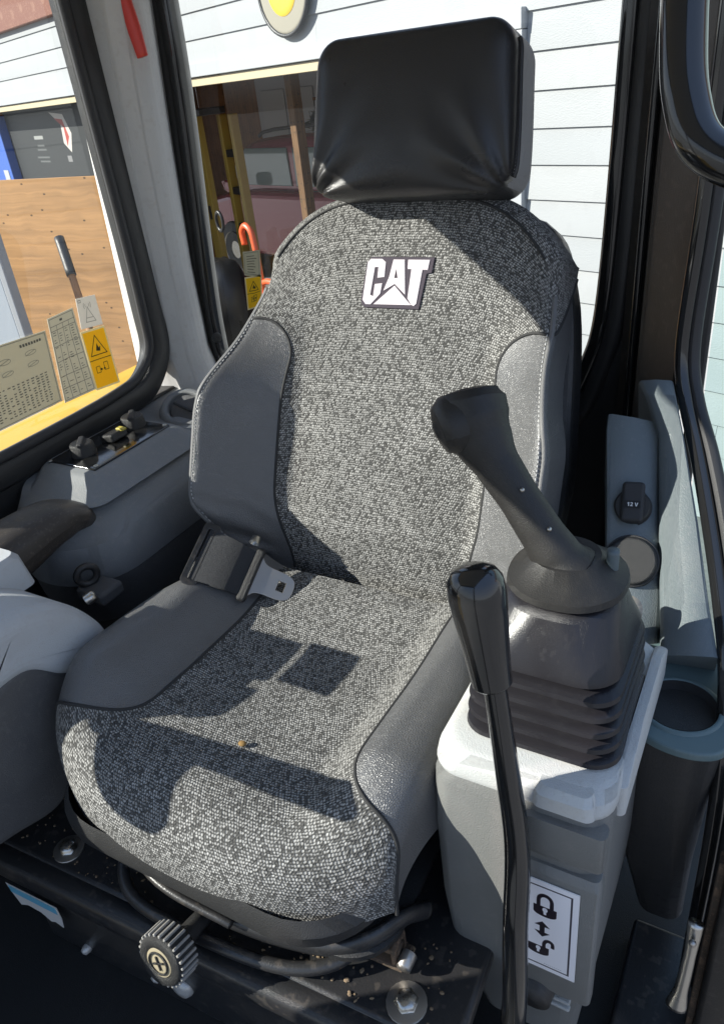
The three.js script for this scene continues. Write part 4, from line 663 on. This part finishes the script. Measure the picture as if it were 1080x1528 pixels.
// ---------- rear side panel with sockets and cup holder ----------
{
  const g = thing('socket_console', 'blue grey side console with power socket, blank cap and cup holder', 'console', [0.36, 0.3, -0.05]);
  const l = (x, y, z) => V(x - 0.36, y - 0.3, z + 0.05);
  const ring = (x0, x1, z0, z1, r, y) => rr(x0, x1, z0, z1, r, y).map(p => l(p.x, p.y, p.z));
  // solid strip between two edge lines, rounded on its face, with depth behind
  const strip = (Ls, Rs, back, crown) => rings(Ls.map((a, i) => { const A = V(...a), B = V(...Rs[i]), bk2 = V(...back), e = B.clone().sub(A), n = bk2.clone().normalize().negate(), o = [];
    for (const [t, k] of [[0, -1], [0.02, -0.35], [0.08, 0], [0.5, 0.25], [0.92, 0], [0.98, -0.35], [1, -1]]) o.push(A.clone().addScaledVector(e, t).addScaledVector(n, k * crown));
    o.push(B.clone().add(bk2), A.clone().add(bk2)); return o.map(p => l(p.x, p.y, p.z)); }), true, true, 0.9);
  mesh('edge_rail', strip([[0.316, 0.697, -0.195], [0.33, 0.688, -0.172], [0.354, 0.65, -0.143], [0.375, 0.574, -0.063], [0.396, 0.517, 0.018], [0.41, 0.494, 0.081]], [[0.358, 0.70, -0.197], [0.366, 0.69, -0.174], [0.384, 0.655, -0.137], [0.419, 0.585, -0.057], [0.447, 0.536, 0.027], [0.466, 0.515, 0.088]], [-0.005, -0.09, -0.06], 0.009), mPanelBlue, g);
  const PA = [[0.290, 0.668, -0.150], [0.292, 0.655, -0.135], [0.315, 0.582, -0.055], [0.338, 0.505, 0.03], [0.345, 0.47, 0.06]], PB = [[0.352, 0.655, -0.165], [0.357, 0.64, -0.15], [0.375, 0.565, -0.068], [0.395, 0.505, 0.0], [0.402, 0.47, 0.04]];
  mesh('socket_panel', strip(PA, PB, [-0.01, -0.1, -0.06], 0.006), mPanelBlue, g);
  const pn = V(0.1, 0.68, 0.72).normalize();
  const cap = (name, x, y, z, r, m) => mesh(name, orient(lathe([[0, 0.008], [r * 0.85, 0.008], [r, 0.006], [r, -0.004], [r * 1.08, -0.004]].reverse(), 40), V(0, 1, 0), pn, l(x, y, z).toArray()), m, g);
  const so = cap('power_socket', 0.343, 0.586, -0.067, 0.021, mBlackPl);
  const m4 = new THREE.Matrix4(); { const xx = V(1, 0.02, -0.15).normalize(), yy = new THREE.Vector3().crossVectors(pn, xx).normalize(), x2 = new THREE.Vector3().crossVectors(yy, pn); m4.makeBasis(x2, yy, pn).setPosition(l(0.343, 0.586, -0.067)); }
  mesh('flap', rbox(0.026, 0.05, 0.01, 0.005).translate(0, 0.004, 0.008).applyMatrix4(m4), mRubber, so);
  const cv = document.createElement('canvas'); cv.width = 128; cv.height = 64; const c = cv.getContext('2d'); c.fillStyle = '#0c0c0d'; c.fillRect(0, 0, 128, 64); c.fillStyle = '#e8e8e8'; c.font = 'bold 46px sans-serif'; c.textAlign = 'center'; c.fillText('12 V', 64, 48);
  const t = new THREE.CanvasTexture(cv); t.colorSpace = THREE.SRGBColorSpace;
  mesh('print', new THREE.PlaneGeometry(0.018, 0.009).translate(0, 0, 0.0135).applyMatrix4(m4), M({ map: t, roughness: 0.5 }), so);
  const bc = cap('blank_cap', 0.355, 0.541, -0.017, 0.029, mBlackPl); mesh('cap_ring', orient(new THREE.TorusGeometry(0.0295, 0.002, 8, 48).rotateX(Math.PI / 2), V(0, 1, 0), pn, l(0.3555, 0.543, -0.0155).toArray()), mRubber, bc);
  // tray plate with the cup holder opening
  const ts = new THREE.Shape(smoothPoly([[0.375, -0.02], [0.45, -0.03], [0.485, -0.09], [0.49, -0.14], [0.483, -0.172], [0.46, -0.184], [0.42, -0.18], [0.388, -0.155], [0.376, -0.1]], 60).map(p => new THREE.Vector2(p[0] - 0.36, p[1] - 0.05))); ts.holes.push(new THREE.Path().absarc(0.079, -0.177, 0.037, 0, Math.PI * 2, true));
  mesh('tray', boxUV(new THREE.ExtrudeGeometry(ts, { depth: 0.005, bevelEnabled: true, bevelSize: 0.003, bevelThickness: 0.003, bevelSegments: 3, curveSegments: 40 }).rotateX(-Math.PI / 2).translate(0, 0.464 - 0.3, 0)), mTeal, g, 'teal grey cup holder tray');
  const cup = mesh('cup_ring', lathe([[0.0365, -0.012], [0.0365, 0.0], [0.0375, 0.0015], [0.041, 0.0015], [0.0425, -0.001]].reverse(), 56).translate(...l(0.439, 0.473, 0.127).toArray()), mTeal, g);
  mesh('cup_liner', lathe([[0, -0.075], [0.03, -0.075], [0.0335, -0.052], [0.0305, -0.05], [0.0345, -0.03], [0.032, -0.028], [0.0355, -0.008], [0.0362, 0.001]], 56).translate(...l(0.439, 0.473, 0.127).toArray()), mRubber, cup);
  mesh('lower_skirt', rings([ring(0.386, 0.486, 0.03, 0.182, 0.035, 0.462), ring(0.39, 0.482, 0.03, 0.178, 0.035, 0.40), ring(0.40, 0.475, 0.0, 0.16, 0.02, 0.25), ring(0.42, 0.475, -0.05, 0.12, 0.02, 0.1)]), mBlackPl, g);
}
{ // canvas grip behind the joystick
  const k = thing('tan_knob', 'small dusty tan knob behind the joystick boot', 'knob', [0.36, 0.52, 0.06]);
  mesh('cap', sweep([V(0, 0, 0), V(0.006, 0.012, 0.008), V(0.014, 0.026, 0.016)], [0.018, 0.02, 0.013], undefined, 18), M({ color: L(0.34, 0.3, 0.24), roughness: 0.7 }), k);
  mesh('stem', tube([[0, -0.1, -0.02], [0, 0.0, 0]], 0.008), mBlackPl, k);
}
{ // door frame foot and latch
  const g = thing('door_frame_post', 'worn black door frame post with metal latch at the sill', 'door frame', [0.52, 0, 0.2]);
  mesh('post', boxUV(span(-0.012, 0.05, 0.0, 0.42, -0.02, 0.03, 0.006)), mPillarR, g);
  mesh('edge', boxUV(span(-0.02, -0.012, 0.0, 0.36, -0.005, 0.012, 0.002)), mRust, g);
  const lt = mesh('latch', sweep([V(-0.03, 0.28, 0.03), V(-0.03, 0.24, 0.04), V(-0.032, 0.19, 0.05), V(-0.034, 0.16, 0.055)], [0.008, 0.006, 0.007, 0.011], [0.006, 0.005, 0.006, 0.008], 14, 24), mZinc, g);
  mesh('rivet', new THREE.SphereGeometry(0.004, 10, 8).translate(-0.03, 0.265, 0.044), mSteel, lt);
}
// ---------- operator's right console (picture left) ----------
{
  const g = thing('arm_console', 'pale grey over dark grey armrest console under the wrist pad', 'console', [-0.36, 0.3, 0.45]);
  const up = alongX(poly(smoothPoly([[0.445, 0.55], [0.43, 0.572], [0.38, 0.575], [0.31, 0.545], [0.27, 0.495], [0.258, 0.455], [0.29, 0.43], [0.34, 0.45], [0.385, 0.49], [0.44, 0.5]], 90), 0.2, 0.022, 6), -0.25).translate(0.36, -0.3, -0.45);
  mesh('upper_shell', up, mGreyBlue, g, 'pale grey upper shell');
  mesh('lower_shell', alongX(poly(smoothPoly([[0.7, 0.4], [0.54, 0.41], [0.47, 0.46], [0.43, 0.505], [0.378, 0.505], [0.345, 0.47], [0.32, 0.44], [0.335, 0.36], [0.405, 0.287], [0.48, 0.305], [0.6, 0.34], [0.7, 0.36]], 90), 0.19, 0.014, 5), -0.2535).translate(0.36, -0.3, -0.45), mGreyDeep, g, 'dark grey lower shell');
  mesh('pad_block', rings([rr(-0.43, -0.35, 0.27, 0.38, 0.012, 0.53).map(p => V(p.x + .36, p.y - .3, p.z - .45)), rr(-0.43, -0.355, 0.275, 0.38, 0.012, 0.573).map(p => V(p.x + .36, p.y - .3, p.z - .45)), rr(-0.425, -0.36, 0.28, 0.375, 0.012, 0.58).map(p => V(p.x + .36, p.y - .3, p.z - .45))]), mGreyBlue, g);
  mesh('bolt', orient(lathe([[0, 0.014], [0.006, 0.013], [0.008, 0.008], [0.008, 0]].reverse(), 6), V(0, 1, 0), V(0.5, 0.3, -0.6), [-0.275 + .36, 0.512 - .3, 0.262 - .45]), mZinc, g);
  mesh('display', at(rbox(0.03, 0.008, 0.04, 0.003), -0.285 + 0.36, 0.578 - 0.3, 0.41 - 0.45), mGloss, g);
  const p = thing('arm_pad', 'worn curved black wrist pad above the armrest console', 'arm pad', [-0.422, 0.553, 0.254]); p.scale.setScalar(1.1);
  mesh('cushion', sweep([V(0.012, -0.028, -0.125), V(0.008, -0.006, -0.105), V(0.003, 0.003, -0.07), V(0, -0.002, 0.0), V(0, -0.008, 0.07), V(0, -0.014, 0.14), V(0, -0.02, 0.155)], [0.012, 0.03, 0.038, 0.042, 0.042, 0.04, 0.02], [0.008, 0.018, 0.026, 0.034, 0.034, 0.03, 0.012], 24, 50, V(0, 1, 0), 2.6), M({ map: rep(dusty([0.05, 0.043, 0.037], [0.12, 0.1, 0.085], 0.6), 5), roughness: 0.4, bumpMap: rep(grain, 12), bumpScale: 0.0003 }), p);
  mesh('hinge', new THREE.TorusGeometry(0.013, 0.005, 8, 24).rotateY(1.1).translate(0.06, -0.06, -0.055), mSteelBlack, p);
  mesh('bracket', at(rbox(0.05, 0.02, 0.04, 0.006), 0.07, -0.085, -0.06), mGreyDeep, p);
}
{ // climate console
  const g = thing('climate_console', 'dark grey side console with climate knobs and round vent', 'console', [-0.46, 0.4, -0.05]);
  const l = p => V(p.x + 0.46, p.y - 0.4, p.z + 0.05);
  const ring = (x1, z0, z1, r, y) => rr(-0.56, x1, z0, z1, r, y, 10).map(l);
  const sl = (x, z) => 0.581 - 0.03 * sstep(-0.47, -0.35, x) - 0.03 * sstep(0.0, 0.2, z);
  mesh('shell', rings([ring(-0.37, -0.37, 0.17, 0.1, 0.355), ring(-0.358, -0.37, 0.185, 0.1, 0.40), ring(-0.352, -0.37, 0.192, 0.1, 0.445)]), mGreyDeep, g);
  mesh('cover', rings([ring(-0.349, -0.37, 0.195, 0.1, 0.448), ring(-0.346, -0.37, 0.197, 0.1, 0.47), ring(-0.35, -0.37, 0.192, 0.1, 0.51), ring(-0.358, -0.37, 0.182, 0.095, (x, z) => sl(x, z) - 0.018), ring(-0.372, -0.36, 0.165, 0.085, (x, z) => sl(x, z) - 0.006), ring(-0.39, -0.34, 0.15, 0.07, sl)], true, true, 0.8), mGreyDark, g);
  // raised switch pod
  const pod = mesh('switch_pod', rings([rr(-0.548, -0.378, -0.15, 0.13, 0.03, 0.555, 8).map(l), rr(-0.547, -0.4, -0.13, 0.103, 0.026, 0.568, 8).map(l), rr(-0.546, -0.41, -0.12, 0.088, 0.02, 0.578, 8).map(l), rr(-0.542, -0.418, -0.114, 0.08, 0.02, 0.583, 8).map(l)]), mGreyDark, g);
  mesh('face_plate', at(rbox(0.105, 0.004, 0.175, 0.002), -0.482 + 0.46, 0.584 - 0.4, -0.018 + 0.05), mGloss, pod);
  for (const [x, z] of [[-0.495, 0.03], [-0.492, -0.083]]) {
    const k = mesh('knob', lathe([[0, 0.02], [0.016, 0.02], [0.019, 0.017], [0.021, 0.004], [0.021, 0]].reverse(), 36).translate(x + 0.46, 0.586 - 0.4, z + 0.05), mBlackPl, pod);
    mesh('pointer', rbox(0.01, 0.008, 0.038, 0.003).rotateY(0.7).translate(x + 0.46, 0.6055 - 0.4, z + 0.05), mRubber, k);
  }
  mesh('rocker_switch', at(rbox(0.03, 0.014, 0.036, 0.004), -0.485 + 0.46, 0.592 - 0.4, -0.03 + 0.05, 0, 0, 0.2), mBlackPl, pod);
  mesh('switch_lens', at(rbox(0.016, 0.004, 0.01, 0.001), -0.475 + 0.46, 0.6015 - 0.4, -0.04 + 0.05), M({ color: L(0.5, 0.42, 0.08), roughness: 0.4 }), pod);
  for (const [x, z] of [[-0.437, -0.1], [-0.437, 0.06], [-0.53, 0.07]]) mesh('screw', new THREE.SphereGeometry(0.004, 10, 8).scale(1, 0.5, 1).translate(x + 0.46, 0.5865 - 0.4, z + 0.05), mZinc, pod);
  // round vent on a raised collar
  const vn = V(0.35, 0.85, 0.4).normalize(), vc = [-0.463 + 0.46, 0.578 - 0.4, -0.185 + 0.05];
  const v = mesh('vent', orient(lathe([[0, -0.02], [0.03, -0.02], [0.031, 0.004], [0.036, 0.008], [0.044, 0.004], [0.05, -0.01], [0.058, -0.05]].reverse(), 48), V(0, 1, 0), vn, vc), mGreyDark, g);
  mesh('vent_disc', orient(lathe([[0, 0.002], [0.027, 0.001], [0.0285, -0.004]].reverse(), 40).rotateX(0.25), V(0, 1, 0), vn, vc), mGreyDeep, v);
  mesh('vent_bar', orient(rbox(0.05, 0.004, 0.004, 0.001).translate(0, 0.005, 0).rotateX(0.25), V(0, 1, 0), vn, vc), mBlackPl, v);
}
// ---------- window stickers ----------
function sticker(name, label, corners, w, h, draw, inset = 0) {   // corners: TL, TR, BR, BL in metres
  const cv = document.createElement('canvas'); cv.width = w; cv.height = h; const c = cv.getContext('2d'); draw(c, w, h);
  const t = new THREE.CanvasTexture(cv); t.colorSpace = THREE.SRGBColorSpace; t.anisotropy = 8;
  const P = corners.map(p => V(...p)), n = P[1].clone().sub(P[0]).cross(P[3].clone().sub(P[0])).normalize().negate(), g = new THREE.BufferGeometry(), pos = [], uv = [], idx = [];
  const base = P[0].clone().add(P[2]).multiplyScalar(0.5);
  for (const s of [0.0004, -0.0004]) P.forEach((p, i) => { const q = p.clone().sub(base).addScaledVector(n, s); pos.push(q.x, q.y, q.z); uv.push(...[[0, 1], [1, 1], [1, 0], [0, 0]][i]); });
  idx.push(0, 3, 1, 1, 3, 2, 4, 5, 7, 5, 6, 7); for (let i = 0; i < 4; i++) { const j = (i + 1) % 4; idx.push(i, j, i + 4, j, j + 4, i + 4); }
  g.setAttribute('position', new THREE.Float32BufferAttribute(pos, 3)); g.setAttribute('uv', new THREE.Float32BufferAttribute(uv, 2)); g.setIndex(idx);
  const ng = g.toNonIndexed(); ng.computeVertexNormals();
  const m = mesh(name, ng, M({ map: t, roughness: 0.5, transmission: 0.35, thickness: 0, side: THREE.DoubleSide })); m.material.roughness = 0.9; m.position.copy(base); return tag(m, label, 'sticker');
}
{
  const X = -0.5555;
  const q = (z0, y0, z1, y1, z2, y2, z3, y3) => [[X, y0, z0], [X, y1, z1], [X, y2, z2], [X, y3, z3]];
  let sd = 5; const r = () => { sd = (sd * 16807) % 2147483647; return sd / 2147483647; };
  sticker('load_chart_sheet', 'wide cream load chart sheet stuck on the side window', q(0.35, 0.79, -0.016, 0.772, -0.006, 0.657, 0.35, 0.657), 1024, 400, (c, w, h) => {
    c.fillStyle = '#d9d3bd'; c.fillRect(0, 0, w, h); c.strokeStyle = '#8d8a7c'; c.lineWidth = 3; c.strokeRect(8, 8, w - 16, h - 16); c.fillStyle = '#6f6d62'; for (let i = 0; i < 8; i++) c.fillRect(w - 150 + i * 15, 28, 10, 13); c.lineWidth = 2;
    for (let i = 0; i < 14; i++) { const x = 40 + (i % 7) * 140, y = 60 + Math.floor(i / 7) * 60; c.beginPath(); c.ellipse(x + 40, y + 20, 30, 12, 0, 0, 6.3); c.moveTo(x + 10, y + 30); c.lineTo(x + 66, y + 12); c.stroke(); }
    for (let y = 210; y < 370; y += 14) for (let x = 30; x < w - 40; x += 26) if (r() > 0.12) c.fillRect(x, y, 8 + r() * 10, 5); });
  sticker('table_sticker', 'tall cream sticker printed with a ruled table on the side window', q(-0.026, 0.787, -0.08, 0.79, -0.079, 0.649, -0.010, 0.651), 256, 560, (c, w, h) => {
    c.fillStyle = '#dcd7c4'; c.fillRect(0, 0, w, h); c.strokeStyle = '#77746a'; c.lineWidth = 3; c.strokeRect(12, 12, w - 24, h - 24); for (const y of [60, 90, 190, 290, 390, 470]) { c.beginPath(); c.moveTo(12, y); c.lineTo(w - 12, y); c.stroke(); } for (const x of [70, 130, 190]) { c.beginPath(); c.moveTo(x, 60); c.lineTo(x, h - 12); c.stroke(); }
    c.fillStyle = '#6c6a60'; c.fillRect(110, 30, 26, 14); for (let y = 100; y < h - 24; y += 16) for (const x of [24, 82, 142, 202]) if (r() > 0.35) c.fillRect(x, y, 12 + r() * 18, 4); });
  sticker('antenna_sticker', 'small white sticker with an antenna sign above the yellow sticker', q(-0.091, 0.801, -0.132, 0.797, -0.132, 0.747, -0.085, 0.752), 200, 220, (c, w, h) => {
    c.fillStyle = '#ebe7de'; c.fillRect(0, 0, w, h); c.strokeStyle = '#9a968c'; c.lineWidth = 4; c.beginPath(); c.moveTo(100, 70); c.lineTo(60, 180); c.lineTo(150, 180); c.closePath(); c.moveTo(72, 150); c.lineTo(138, 150); c.stroke(); for (const a of [20, 36]) { c.beginPath(); c.arc(100, 60, a, -0.6, 0.6); c.stroke(); c.beginPath(); c.arc(100, 60, a, 2.5, 3.7); c.stroke(); } c.strokeRect(16, 16, 26, 16); });
  const warn = (c, w, h) => { c.fillStyle = '#e9dfb4'; c.fillRect(0, 0, w, h); c.fillStyle = '#f3cf06'; c.fillRect(14, 14, w - 28, h - 28); c.strokeStyle = '#4a4210'; c.lineWidth = 6; c.beginPath(); c.moveTo(w / 2, 50); c.lineTo(w - 44, h * 0.43); c.lineTo(44, h * 0.43); c.closePath(); c.stroke(); c.fillStyle = '#4a4210'; c.fillRect(14, h * 0.5, w - 28, 5);
    c.beginPath(); c.moveTo(w * .42, h * .36); c.lineTo(w * .5, h * .24); c.lineTo(w * .55, h * .32); c.lineTo(w * .62, h * .3); c.lineTo(w * .58, h * .38); c.closePath(); c.fill(); c.lineWidth = 4; c.strokeRect(60, h * .62, 40, 50); c.strokeRect(w - 110, h * .58, 40, 60); c.beginPath(); c.arc(w / 2 - 16, h * .68, 9, 0, 6.3); c.arc(w / 2 + 16, h * .68, 9, 0, 6.3); c.fill(); };
  sticker('warning_sticker', 'yellow triangle warning sticker at the corner of the side window', q(-0.081, 0.748, -0.134, 0.744, -0.134, 0.641, -0.079, 0.646), 256, 470, warn);
  const qr = (a) => a.map(([x, y]) => [x, y, -0.3785]);
  sticker('tag_sticker', 'small cream tag on the rear window above a yellow sticker', qr([[-0.424, 0.812], [-0.385, 0.816], [-0.392, 0.768], [-0.429, 0.77]]), 128, 150, (c, w, h) => { c.fillStyle = '#cfcab0'; c.fillRect(0, 0, w, h); c.strokeStyle = '#8a8776'; c.lineWidth = 3; c.strokeRect(10, 10, w - 20, h - 20); c.fillStyle = '#7d7a68'; for (let y = 30; y < 130; y += 16) c.fillRect(26, y, 50 + r() * 26, 5); });
  sticker('warning_sticker', 'yellow warning sticker on the rear window beside the backrest', qr([[-0.43, 0.766], [-0.39, 0.772], [-0.4, 0.715], [-0.436, 0.704]]), 200, 330, warn);
}
// ---------- things in front of the seat, outside the picture, that shade it ----------
{
  const g = thing('display_monitor', 'dark monitor and control pods on a bar over the armrest console', 'monitor', [-0.44, 0.55, 0.6]);
  const l = (x, y, z) => V(x + 0.44, y - 0.55, z - 0.6);
  mesh('bar', boxUV(sweep([l(-0.55, 0.724, 0.672), l(-0.4, 0.722, 0.66), l(-0.28, 0.72, 0.652), l(-0.2, 0.72, 0.64)], [0.011, 0.013, 0.017, 0.02], 0.011, 12, 20, V(0, 1, 0), 3)), mBlackPl, g);
  mesh('control_pod', boxUV(poly(smoothPoly([[0.0, 0.0], [0.085, 0.004], [0.09, 0.05], [0.07, 0.11], [0.03, 0.118], [-0.01, 0.1], [-0.015, 0.04]], 40), 0.02, 0.005).rotateX(Math.PI / 2).translate(...l(-0.53, 0.73, 0.66).toArray())), mBlackPl, g);
  mesh('screen', boxUV(at(rbox(0.078, 0.005, 0.076, 0.002), ...l(-0.419, 0.72, 0.498).toArray())), mGloss, g);
  mesh('screen', boxUV(at(rbox(0.088, 0.005, 0.078, 0.002), ...l(-0.518, 0.722, 0.508).toArray())), mGloss, g);
  mesh('bracket', boxUV(at(rbox(0.08, 0.018, 0.052, 0.003), ...l(-0.52, 0.722, 0.596).toArray())), mBlackPl, g);
  mesh('stem', tube([l(-0.51, 0.57, 0.62), l(-0.515, 0.72, 0.62)].map(v => v.toArray()), 0.014), mBlackPl, g);
}
{ // dirt lying on the pedestal plate
  const gs = [], base = new THREE.IcosahedronGeometry(1, 0);
  for (let i = 0; i < 260; i++) { const r = 0.0008 + 0.0022 * rnd() * rnd(), x = -0.34 + 0.62 * rnd(), z = 0.36 + 0.09 * rnd(); gs.push(base.clone().scale(r * (0.7 + rnd()), r * 0.6, r * (0.7 + rnd())).rotateY(rnd() * 6).translate(x, 0.2505 + r * 0.3, z + x * -0.04)); }
  const d = mesh('grit', mergeGeometries(gs), M({ color: L(0.22, 0.16, 0.1), roughness: 1 })); tag(d, 'brown grit scattered on the black seat pedestal plate', 'grit'); d.userData.kind = 'stuff';
}
scene.traverse(o => { if (o.isMesh) { o.castShadow = true; o.receiveShadow = true; } });
renderer.render(scene, camera);
